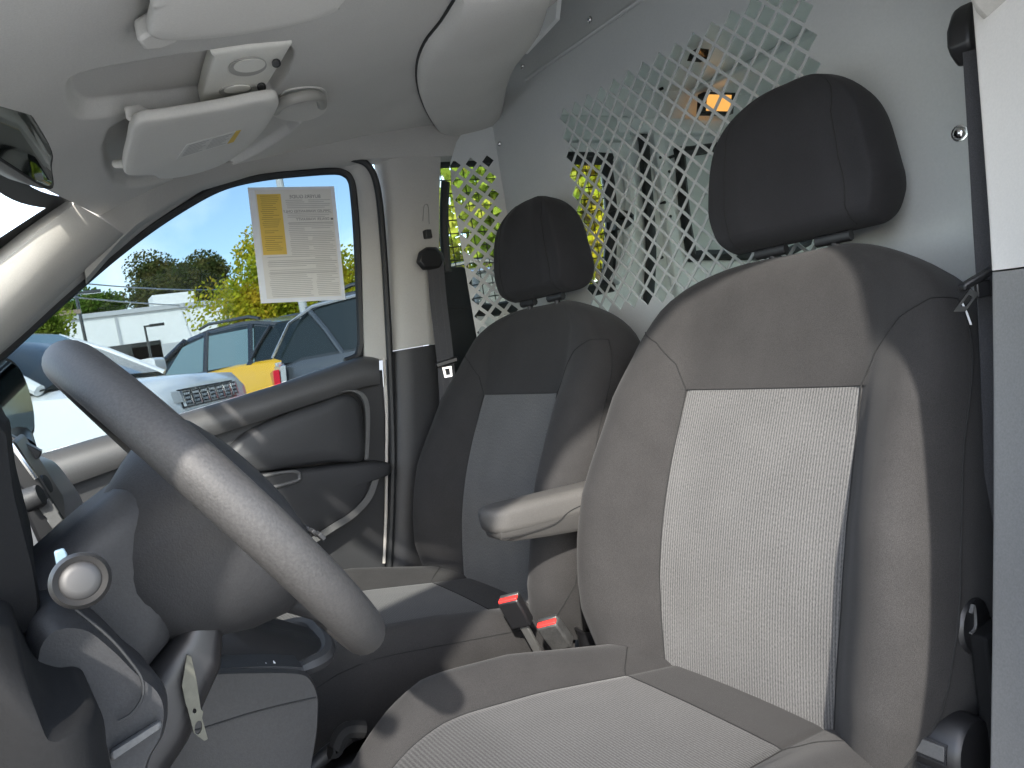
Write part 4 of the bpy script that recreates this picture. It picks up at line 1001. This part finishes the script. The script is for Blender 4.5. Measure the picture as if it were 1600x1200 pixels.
zc = W(400, 1046, Y=.94).z
zl = [W(u, v, Y=.96) for u, v in [(285, 1052), (340, 1046), (420, 1042), (470, 1044)]]
lp = []
for (x0, z0) in [(p.x, p.z) for p in cat(zl, 4)]:
    lp.append([V((x0, .938, z0-.004)), V((x0, .945, z0+.006)), V((x0, .985, z0+.010)), V((x0, .99, z0+.004)), V((x0, .99, z0-.02)), V((x0, .94, z0-.02))])
B().loft(lp).build('selector_bezel', 'dark', tgc, angle=40)
gz = W(440, 1040, Y=1.0).z
gbase = [V((.235, .99, gz+.004)), V((.235, 1.13, gz+.004)), V((.04, 1.13, gz+.014)), V((.04, .99, gz+.014))]
B().loft([cat(gbase, 6, True), [p.lerp(V((.11, 1.06, gz+.03)), .25)+V((0, 0, .018+.004*sin(i*1.7))) for i, p in enumerate(cat(gbase, 6, True))], [p.lerp(V((.10, 1.06, gz+.05)), .62)+V((0, 0, .03+.005*sin(i*2.1))) for i, p in enumerate(cat(gbase, 6, True))], [p.lerp(V((.09, 1.06, gz+.08)), .85)+V((0, 0, .05)) for p in cat(gbase, 6, True)]]).build('selector_gaiter', 'black', tgc, angle=70)
_sp = cat([V((.15, .972, gz+.0)), V((.215, .978, gz-.006)), V((.248, .995, gz-.006)), V((.262, 1.06, gz-.002)), V((.245, 1.135, gz)), V((.10, 1.14, gz+.006))], 6)
B().tube(_sp, [.003+.009*min(1, i/7) for i in range(len(_sp))], 8).build('selector_surround', 'charcoal', tgc)
for k in range(3): B().obox(W(397+k*14, 1043-k*.8, Y=.958)+V((0, 0, .004)), (.0042, 0, 0), (0, .0045, 0), (0, 0, .001)).build('gear_mark', 'white', tgc, smooth=False)
B().tube([V((.08, 1.06, gz+.05)), V((.05, 1.06, gz+.15))], .010, 10).build('selector_lever', 'chrome', tgc)
B().revolve(V((.05, 1.06, gz+.13)), V((-.2, 0, 1)), [(.014, 0), (.024, .02), (.028, .05), (.022, .07), (.01, .075)], 24).build('selector_knob', 'black', tgc)
# park brake lever between console and seat
tpb = thing('parking_brake', 'black parking brake lever low beside the driver cushion', 'parking brake', W(500, 1195, Y=1.02))
B().tube([W(470, 1215, Y=1.03), W(508, 1180, Y=1.03), W(545, 1150, Y=1.03)], .011, 10).build('brake_lever', 'dark', tpb)
B().box((.20, .99, -.92), (.42, 1.06, -.62)).build('brake_gaiter', 'black', tpb, bevel=.01)

# ================================================================== WINDOW STICKER
tst = thing('window_sticker', 'yellow and white printed form in a clear sleeve on the passenger window', 'sticker', W(470, 474, Y=1.864))
Q = [W(u, v, Y=1.866) for u, v in [(387, 293), (522, 291), (540, 468), (408, 474)]]     # TL TR BR BL
def qp(s_, t_, off=0): 
    return Q[0].lerp(Q[1], s_).lerp(Q[3].lerp(Q[2], s_), t_) + V((0, -off, 0))
def qrect(bb, s0, t0, s1, t1, off): bb.add([qp(s0, t0, off), qp(s1, t0, off), qp(s1, t1, off), qp(s0, t1, off)], [(0, 1, 2, 3)])
B().poly([qp(0, 0), qp(1, 0), qp(1, 1), qp(0, 1)], V((0, .0015, 0))).build('clear_sleeve', 'sleeve', tst, smooth=False)
b_ = B(); b_.poly([qp(.07, .025, .0006), qp(.955, .025, .0006), qp(.955, .965, .0006), qp(.07, .965, .0006)], V((0, .0004, 0)))
pap = b_.build('paper_sheet', 'paper', tst, smooth=False)
b_ = B(); qrect(b_, .085, .06, .355, .585, .0011); yel = b_.build('yellow_panel', 'yellowpaper', tst, smooth=False)
rnd = random.Random(3)
b_ = B()
for k in range(30):
    t_ = .075+.0167*k
    if rnd.random() < .9: qrect(b_, .11+.02*rnd.random(), t_, .33-.10*rnd.random()**2, t_+.0045, .0014)
o = b_.build('yellow_print', 'inkyellow', yel, smooth=False); o['kind'] = 'stuff'
b_ = B()
for k in range(52):
    t_ = .115+.0163*k
    if .19 < t_ < .235 or .265 < t_ < .30 or .075 < t_ < .11: continue
    s0 = .40 if t_ < .60 else .12
    segs = [(s0, .62), (.66, .94)] if (k % 5 < 2 or t_ > .78) else [(s0, .94)]
    for a, b in segs:
        if rnd.random() < .9: qrect(b_, a+.02*rnd.random(), t_, b-.10*rnd.random()**3, t_+.0042, .0014)
for t_ in (.225, .31, .60, .645, .665, .74): qrect(b_, .40 if t_ < .6 else .12, t_+.006, .94, t_+.009, .0016)
o = b_.build('fine_print', 'inkpale', pap, smooth=False); o['kind'] = 'stuff'
def text_on(txt, s_c, t_c, h, parent, name):
    cu_ = bpy.data.curves.new(name, 'FONT'); cu_.body = txt; cu_.size = 1.0; cu_.align_x = 'CENTER'; cu_.align_y = 'CENTER'
    ob = bpy.data.objects.new('tmp', cu_); col.objects.link(ob); dg = bpy.context.evaluated_depsgraph_get(); dg.update()
    me = bpy.data.meshes.new_from_object(ob.evaluated_get(dg)); v = [V(p.co) for p in me.vertices]; f = [tuple(p.vertices) for p in me.polygons]
    bpy.data.objects.remove(ob); bpy.data.curves.remove(cu_); bpy.data.meshes.remove(me)
    return v, f
def sticker_text(txt, s_c, t_c, hh, name):
    v, f = text_on(txt, s_c, t_c, hh, None, name)
    c = qp(s_c, t_c, .0016); ex = (qp(s_c+.01, t_c)-qp(s_c, t_c)).normalized(); ey = -(qp(s_c, t_c+.01)-qp(s_c, t_c)).normalized()
    return mk(name, [c - ex*(p.x*hh) + ey*(p.y*hh) for p in v], f, 'ink', pap, smooth=False)      # seen from behind: mirrored
sticker_text('BUYERS GUIDE', .635, .088, .0125, 'printed_heading')
sticker_text('IMPLIED WARRANTIES ONLY', .635, .215, .0095, 'printed_heading')
sticker_text('DEALER WARRANTY', .70, .285, .0095, 'printed_heading')
b_ = B(); qrect(b_, .915, .277, .945, .295, .0016); qrect(b_, .905, .205, .93, .207, .0016); qrect(b_, .905, .221, .93, .223, .0016); b_.build('tick_box', 'ink', pap, smooth=False)

# ================================================================== DOOR MIRROR OUTSIDE
tdm = thing('door_mirror', 'black door mirror outside the passenger window reflecting green trees', 'mirror', W(20, 690, Y=2.05))
ring_px = [(-30, 552), (0, 556), (22, 566), (38, 590), (50, 630), (54, 660), (50, 680), (20, 690), (-30, 692)]
rr = cat([W(u, v, Y=2.08) for u, v in ring_px], 4, True); rc = sum(rr, V((0, 0, 0)))/len(rr)
bo = V((-.10, .05, 0))
B().loft([rr, [p+bo*.3 for p in rr], [rc+(p-rc)*.9+bo*.8 for p in rr], [rc+(p-rc)*.6+bo for p in rr]]).build('mirror_housing', 'black', tdm, angle=50)
sl = V((.004, -.012, 0))
gl_ = [rc+(p-rc)*.90+sl for p in rr]
B().loft([gl_, [rc+(p-rc)*.89+sl*1.2 for p in rr]]).build('mirror_glass', 'mirror', tdm, smooth=False)
B().tube([W(30, 686, Y=2.06), W(34, 705, Y=1.93)], .03, 10).build('mirror_arm', 'black', tdm)

# ================================================================== OUTSIDE: CARS
M['carwhite'] = mat('white_car_paint', (0.78, 0.78, 0.76), 0.25, coat=.6)
M['caryellow'] = mat('yellow_car_paint', (0.80, 0.46, 0.02), 0.25, coat=.6)
M['carblack'] = mat('graphite_car_paint', (0.055, 0.062, 0.07), 0.22, coat=.8)
M['cardark'] = mat('black_car_roof', (0.018, 0.02, 0.023), 0.2, coat=.6)
M['carglass'] = mat('dark_car_glass', (0.02, 0.028, 0.03), 0.08, spec=.35)
M['tealglass'] = mat('clear_car_glass', (0.16, 0.24, 0.25), 0.05, spec=.8)
M['tyre'] = mat('tyre_rubber', (0.015, 0.015, 0.016), 0.8)
M['lamp'] = mat('headlamp_glass', (0.45, 0.46, 0.46), 0.08, spec=.8)
M['redlamp'] = mat('red_lamp', (0.62, 0.02, 0.04), 0.15)
def suv(label, O, hd, L, Wd, Hh, paint, roofm, hood=1.12, group=None, hl=1.30):
    O = V((O[0], O[1], -HC)); h = V((hd[0], hd[1], 0)).normalized(); s = V((h.y, -h.x, 0))     # s: right hand side of the car
    t = thing('parked_car', label, 'car', O - h*(L/2), group); hw = Wd/2
    def P(x, y, z): return O - h*x + s*y + V((0, 0, z))
    st = [(0, .42, hood-.34, .74), (.03, .34, hood-.12, .84), (.12, .28, hood-.03, .92), (.5, .25, hood+.01, .97), (1.0, .25, hood+.05, 1.0), (1.45, .25, hood+.09, 1.0), (2.4, .25, hood+.07, 1.0), (L-1.0, .25, hood+.11, 1.0), (L-.35, .27, hood+.10, .97), (L-.08, .32, hood+.04, .92), (L, .45, hood-.15, .84)]
    lp = []
    for x, zl, zt, k in st:
        w = hw*k
        half = [(w*.90, zl), (w*.985, zl+.16), (w, zl+.40 if zl+.40 < zt-.2 else zt-.25), (w*.985, zt-.16), (w*.95, zt-.05), (w*.84, zt), (w*.42, zt+.022)]
        lp.append([P(x, y, z) for y, z in half]+[P(x, 0, zt+.03)]+[P(x, -y, z) for y, z in reversed(half)])
    body = B().loft(lp).build('body', paint, t, angle=40)
    zb = hood+.05
    gs = [(hl, zb, zb+.04, .90, .86), (hl+.45, zb, (zb+Hh)/2+.02, .90, .79), (hl+.85, zb, Hh-.085, .90, .73), (2.6, zb, Hh-.03, .90, .72), (3.3, zb, Hh-.025, .90, .72), (L-.75, zb, Hh-.05, .89, .71), (L-.40, zb, Hh-.12, .87, .70), (L-.12, zb, zb+.12, .84, .80)]
    lp = [[P(x, hw*a, z0), P(x, hw*b, z1-.03), P(x, hw*b*.9, z1), P(x, 0, z1+.012), P(x, -hw*b*.9, z1), P(x, -hw*b, z1-.03), P(x, -hw*a, z0)] for x, z0, z1, a, b in gs]
    B().loft(lp).build('glasshouse', 'carglass', t, angle=35)
    lp = [[P(x, hw*b*1.02, z1-.05), P(x, hw*b*.93, z1+.012), P(x, 0, z1+.03), P(x, -hw*b*.93, z1+.012), P(x, -hw*b*1.02, z1-.05), P(x, 0, z1-.02)] for x, z0, z1, a, b in gs[2:7]]
    B().loft(lp).build('roof', roofm, t, angle=40)
    def gpt(x, f, sg, out=.012):
        for i in range(len(gs)-1):
            if gs[i][0] <= x <= gs[i+1][0]:
                k = (x-gs[i][0])/(gs[i+1][0]-gs[i][0]); q = [gs[i][j]+(gs[i+1][j]-gs[i][j])*k for j in range(5)]; break
        return P(x, sg*(hw*(q[3]+(q[4]-q[3])*f)+out), q[1]+(q[2]-.03-q[1])*f)
    for sg in (1, -1):
        B().tube([gpt(hl+.02, .3, sg), gpt(hl+.45, 1, sg), gpt(hl+.85, 1, sg)], .045, 8).build('windshield_pillar', paint if roofm == paint else roofm, t)
        B().tube([gpt(L-.78, 0, sg), gpt(L-.62, .5, sg), gpt(L-.45, 1, sg)], .03, 8).build('rear_pillar', paint if roofm == paint else roofm, t)
        for x0, x1, x2, x3 in ((hl+.42, 2.62, 2.58, hl+.80), (2.72, 3.52, 3.45, 2.68), (3.62, L-.85, L-.80, 3.56)):
            B().poly([gpt(x0, .06, sg), gpt(x1, .06, sg), gpt(x2, .9, sg), gpt(x3, .9, sg)], s*(-.004*sg)).build('side_window', 'tealglass' if roofm != 'carblack' else 'carglass', t, smooth=False)
        for x0, x1 in ((2.67, 2.63), (3.57, 3.50)): B().tube([gpt(x0, .0, sg), gpt(x1, 1, sg)], .035, 6).build('door_pillar', 'cardark', t)
        B().tube([P(2.4, sg*hw*.66, Hh+.01), P(2.6, sg*hw*.66, Hh+.05), P(L-.9, sg*hw*.65, Hh+.03), P(L-.7, sg*hw*.65, Hh-.02)], .02, 6).build('roof_rail', 'cardark', t)
        B().loft([[P(hl+.22+x*.9, sg*(hw*.98+y), hood+.16+z) for x, z in rrect(.10, .075, .04, 3)] for y, x in ((.02, 0), (.10, 0), (.22, 0))]).build('wing_mirror', paint if paint != 'carblack' else 'cardark', t)
        for xw in (.95, L-1.0):
            c_ = P(xw, sg*(hw-.10), .37)
            B().revolve(P(xw, sg*(hw-.02), .38), s*sg, [(.44, 0), (.44, .026), (.36, .026)], 24).build('wheel_arch', 'cardark', t)
            ty = B().revolve(c_, s*sg, [(.25, -.1), (.34, -.1), (.37, -.06), (.37, .10), (.34, .135), (.25, .135)], 24).build('wheel', 'tyre', t)
            B().revolve(c_, s*sg, [(.25, .08), (.24, .125), (.10, .11), (.06, .13), (.01, .13)], 16).build('rim', 'steel', ty)
        B().poly([P(.02+.12*0, sg*hw*.50, hood-.20), P(.14, sg*hw*.93, hood-.19), P(.20, sg*hw*.945, hood-.09), P(.035, sg*hw*.52, hood-.11)], h*.03+s*sg*.015).build('headlight', 'lamp', t, bevel=.005)
        tl_ = B().poly([P(L-.02, sg*hw*.66, hood-.17), P(L-.20, sg*hw*.985, hood-.17), P(L-.22, sg*hw*.985, hood+.03), P(L-.02, sg*hw*.68, hood+.03)], -h*.045+s*sg*.02).build('tail_light', 'lamp', t, bevel=.005)
        B().poly([P(L-.02, sg*hw*.76, hood-.16), P(L-.14, sg*hw*.99, hood-.16), P(L-.15, sg*hw*.99, hood-.0), P(L-.02, sg*hw*.78, hood-.02)], -h*.052+s*sg*.03).build('tail_lens', 'redlamp', tl_, bevel=.004)
    B().poly([P(hl+.10, -hw*.80, zb+.06), P(hl+.10, hw*.80, zb+.06), P(hl+.80, hw*.66, Hh-.10), P(hl+.80, -hw*.66, Hh-.10)], (h*.5+V((0, 0, .7)))*.02).build('windshield', 'tealglass', t, smooth=False)
    return t, P, h, s, hw
jeep, P, h, s, hw = suv('white off-road car with a slotted grille parked outside the window', (1.08, 6.40), (.83, -.56), 4.85, 1.95, 1.86, 'carwhite', 'carwhite', 1.20, 'cars parked outside', .80)
gr = B().poly([P(.035, -hw*.52, .95), P(.035, hw*.52, .95), P(.055, hw*.52, 1.10), P(.055, -hw*.52, 1.10)], h*.03).build('grille', 'cardark', jeep, smooth=False)
for k in range(7):
    y = -hw*.45+k*hw*.15
    sl_ = B().poly([P(.0, y-.062, .965), P(.0, y+.062, .965), P(.018, y+.062, 1.088), P(.018, y-.062, 1.088)], h*.022, [[P(.0, y-.050, .975), P(.0, y+.050, .975), P(.016, y+.050, 1.077), P(.016, y-.050, 1.077)]]).build('grille_slot', 'chrome', jeep, smooth=False)
    hx = B()
    for r in range(3):
        for c_ in range(3): hx.tube([P(-.004, y-.034+c_*.034, .995+r*.032), P(-.012, y-.034+c_*.034, .995+r*.032)], .011, 6)
    hx.build('slot_mesh', 'lamp', sl_, smooth=False)
v_, f_ = text_on('Jeep', 0, 0, 0, None, 'hood_badge')
bc = P(.075, hw*.02, 1.155); mk('hood_badge', [bc - s*(p.x*.16) + (V((0, 0, .25))-h*.95).normalized()*(p.y*.10)+V((0, 0, .05)) for p in v_], f_, 'cardark', jeep, smooth=False)
suv('yellow car with a black roof parked behind the white car', (1.25, 12.7), (-.43, .90), 4.3, 1.82, 1.80, 'caryellow', 'cardark', 1.17, 'cars parked outside')
bs, P, h, s, hw = suv('graphite grey car with red tail light parked past the white hood', (2.34+.78*4.8, 7.94-.62*4.8), (.78, -.62), 4.8, 1.95, 1.80, 'carblack', 'carblack', 1.12, 'cars parked outside')
B().tube([P(4.75, hw*.86, 1.24), P(4.55, hw*.78, 1.55), P(4.3, hw*.73, 1.68), P(3.4, hw*.735, 1.745), P(2.4, hw*.735, 1.74)], .018, 6).build('chrome_strip', 'chrome', bs)

# ------------------------------------------------------------------ building, poles, wires
M['bldg'] = mat('white_wall_paint', (0.72, 0.72, 0.69), 0.8, var=(.3, .06), dots=(4, .04))
M['bldgtrim'] = mat('grey_coping', (0.42, 0.43, 0.43), 0.7)
M['wood'] = mat('weathered_wood', (0.26, 0.20, 0.15), 0.9, var=(2, .2))
tbld = thing('warehouse', 'long low white warehouse with garage doors across the lot', 'building', (6, 46, -HC))
zt = W(260, 482, Y=42).z
B().box((-14, 42, -HC), (34, 54, zt)).build('wall', 'bldg', tbld, smooth=False)
B().box((-14.1, 41.85, zt-.05), (34.1, 54.1, zt+.18)).build('roof_coping', 'bldgtrim', tbld, smooth=False)
for x in (-7, -1.0, 3.2, 12, 18): B().box((x, 41.93, -HC), (x+.12, 42.02, zt-.1)).build('wall_joint', 'bldgtrim', tbld, smooth=False)
for i, (u, m_) in enumerate(((207, 'cardark'), (258, 'bldgtrim'))):
    x = W(u, 552, Y=42).x; B().box((x-1.5, 41.9, -HC), (x+1.4, 42.01, W(u, 537, Y=42).z)).build('garage_door', m_, tbld, smooth=False)
x = W(271, 474, Y=44).x; B().box((x-1.0, 44, zt), (x+1.2, 46, zt+1.0)).build('rooftop_unit', 'bldg', tbld, smooth=False)
def pole(name, label, cat_, u, vmid, vtop, Y, r, m_, arm=None, group=None):
    b = W(u, vmid, Y=Y); zt_ = W(u, vtop, Y=Y).z
    t = thing(name, label, cat_, (b.x, Y, -HC), group)
    B().tube([V((b.x, Y, -HC)), V((b.x, Y, zt_))], [r*1.15, r*.85], 10).build('post', m_, t)
    B().revolve(V((b.x, Y, -HC)), V((0, 0, 1)), [(r*2.5, 0), (r*2.5, .15), (r*1.3, .2)], 12).build('base', 'bldgtrim', t)
    if arm:
        B().box((b.x-.05, Y-.05, zt_-.06), (b.x+arm, Y+.05, zt_+.02)).build('lamp_arm', m_, t, smooth=False)
        B().box((b.x+arm-.1, Y-.16, zt_-.08), (b.x+arm+.55, Y+.16, zt_+.05)).build('lamp_head', m_, t, bevel=.02)
    else: B().box((b.x-.9, Y-.05, zt_-.5), (b.x+.9, Y+.05, zt_-.35)).build('cross_arm', m_, t, smooth=False)
    return t
pole('street_lamp', 'tall dark lamp post standing in front of the white warehouse', 'lamp post', 127, 500, 457, 34, .07, 'cardark', .35, 'lot lamps')
pole('street_lamp', 'shorter dark lamp post in front of the garage doors', 'lamp post', 230, 530, 509, 38, .06, 'cardark', .3, 'lot lamps')
pole('utility_pole', 'pale wooden utility pole left of the tall lamp post', 'pole', 83, 505, 472, 30, .10, 'wood')
pole('street_lamp', 'thick grey lamp post standing behind the printed window form', 'lamp post', 455, 380, 180, 15, .085, 'bldgtrim', .8, 'lot lamps')
for k, (v0, v1) in enumerate(((436, 441), (458, 467))):
    a, b = W(60, v0, Y=30), W(420, v1+4, Y=60); pts = []
    for i in range(13):
        f = i/12; p = a.lerp(b, f); p.z -= 1.6*f*(1-f); pts.append(p)
    o = B().tube(pts, .03, 5).build('power_line', 'cardark'); tag(o, ('upper thin dark power line crossing the sky', 'lower thin dark power line crossing the sky')[k], 'power line')

# ------------------------------------------------------------------ trees
def leafmat(name, c0, c1, c2):
    m = bpy.data.materials.new(name); m.use_nodes = True; t = m.node_tree; t.nodes.clear(); o = t.nodes.new('ShaderNodeOutputMaterial')
    c = t.nodes.new('ShaderNodeTexCoord'); n = t.nodes.new('ShaderNodeTexNoise'); n.inputs['Scale'].default_value = 1.1; n.inputs['Detail'].default_value = 6; t.links.new(c.outputs['Object'], n.inputs['Vector'])
    r = t.nodes.new('ShaderNodeValToRGB'); t.links.new(n.outputs['Fac'], r.inputs[0]); r.color_ramp.elements[0].position = .36; r.color_ramp.elements[1].position = .66
    r.color_ramp.elements[0].color = (*c0, 1); r.color_ramp.elements[1].color = (*c2, 1); e = r.color_ramp.elements.new(.5); e.color = (*c1, 1)
    d = t.nodes.new('ShaderNodeBsdfDiffuse'); tr = t.nodes.new('ShaderNodeBsdfTranslucent'); mx = t.nodes.new('ShaderNodeMixShader'); mx.inputs[0].default_value = .45
    t.links.new(r.outputs[0], d.inputs[0]); t.links.new(r.outputs[0], tr.inputs[0]); t.links.new(d.outputs[0], mx.inputs[1]); t.links.new(tr.outputs[0], mx.inputs[2]); t.links.new(mx.outputs[0], o.inputs[0])
    return m
M['leafyellow'] = leafmat('yellow_green_leaves', (.24, .30, .025), (.44, .43, .03), (.55, .38, .035))
M['leafolive'] = leafmat('olive_leaves', (.06, .085, .025), (.10, .11, .035), (.16, .14, .05))
M['leafgreen'] = leafmat('green_leaves', (.07, .13, .02), (.11, .18, .03), (.18, .22, .05))
M['leaflime'] = leafmat('lime_leaves', (.16, .24, .03), (.28, .34, .05), (.38, .36, .06))
def tree(label, c, rx, rz, m_, nleaf, size, seed, clumps=16, base=None):
    rnd = random.Random(seed); c = V(c)
    t = thing('tree', label, 'tree', (c.x, c.y, -HC), 'trees beyond the lot')
    cl = []
    for k in range(clumps):
        while True:
            p = V((rnd.uniform(-1, 1), rnd.uniform(-1, 1), rnd.uniform(-1, 1)))
            if .25 < p.length < 1: break
        cl.append((c+V((p.x*rx*.72, p.y*rx*.72, p.z*rz*.72)), rnd.uniform(.30, .48)))
    b = B(); tr = B()
    for i in range(nleaf):
        cc, r = cl[rnd.randrange(clumps)]
        d = V((rnd.gauss(0, 1), rnd.gauss(0, 1), rnd.gauss(0, 1))).normalized()*(rnd.random()**.45)
        p = cc+V((d.x*rx*r, d.y*rx*r, d.z*rz*r*1.05)); a = V((rnd.gauss(0, 1), rnd.gauss(0, 1), rnd.gauss(0, 1))).normalized(); e = a.orthogonal().normalized(); f = a.cross(e)
        k = size*rnd.uniform(.6, 1.3)
        b.v += [p+e*k, p+f*k*.55, p-e*k, p-f*k*.55]; n = len(b.v); b.f.append((n-4, n-3, n-2, n-1))
    b.build('crown', m_, t, smooth=False)
    tr.tube([V((c.x, c.y, -HC)), V((c.x+.1, c.y, c.z-rz*.5)), V((c.x, c.y, c.z+rz*.3))], [rx*.075, rx*.055, rx*.02], 8)
    for cc, r in cl[:9]: tr.tube([V((c.x, c.y, c.z-rz*.6)), V((c.x, c.y, c.z-rz*.3)).lerp(cc, .5), cc], [rx*.035, rx*.022, rx*.008], 5)
    tr.build('trunk', 'wood', t)
tree('large olive green tree behind the white warehouse', W(290, 450, Y=62), 4.6, 3.4, 'leafolive', 36000, .14, 1, 34)
tree('yellow green autumn tree behind the printed window form', W(455, 455, Y=24), 3.3, 2.3, 'leafyellow', 42000, .075, 2, 34)
tree('dark green tree behind the tall lamp post', W(132, 486, Y=70), 3.4, 2.0, 'leafgreen', 12000, .15, 3, 24)
tree('light green tree beside the windshield pillar', W(40, 522, Y=26), 1.6, 1.3, 'leaflime', 12000, .07, 4, 24)
tree('tall yellow green tree seen through the wired cargo window', W(930, 330, Y=13), 2.6, 2.9, 'leafyellow', 12000, .12, 5, 26)
tree('lime green tree seen through the mesh side wing', W(752, 370, Y=13), 2.4, 2.5, 'leaflime', 11000, .12, 6, 26)
tree('green tree reflected in the door mirror', (6.5, 4.2, 1.2), 2.2, 2.2, 'leafgreen', 6000, .11, 8, 20)
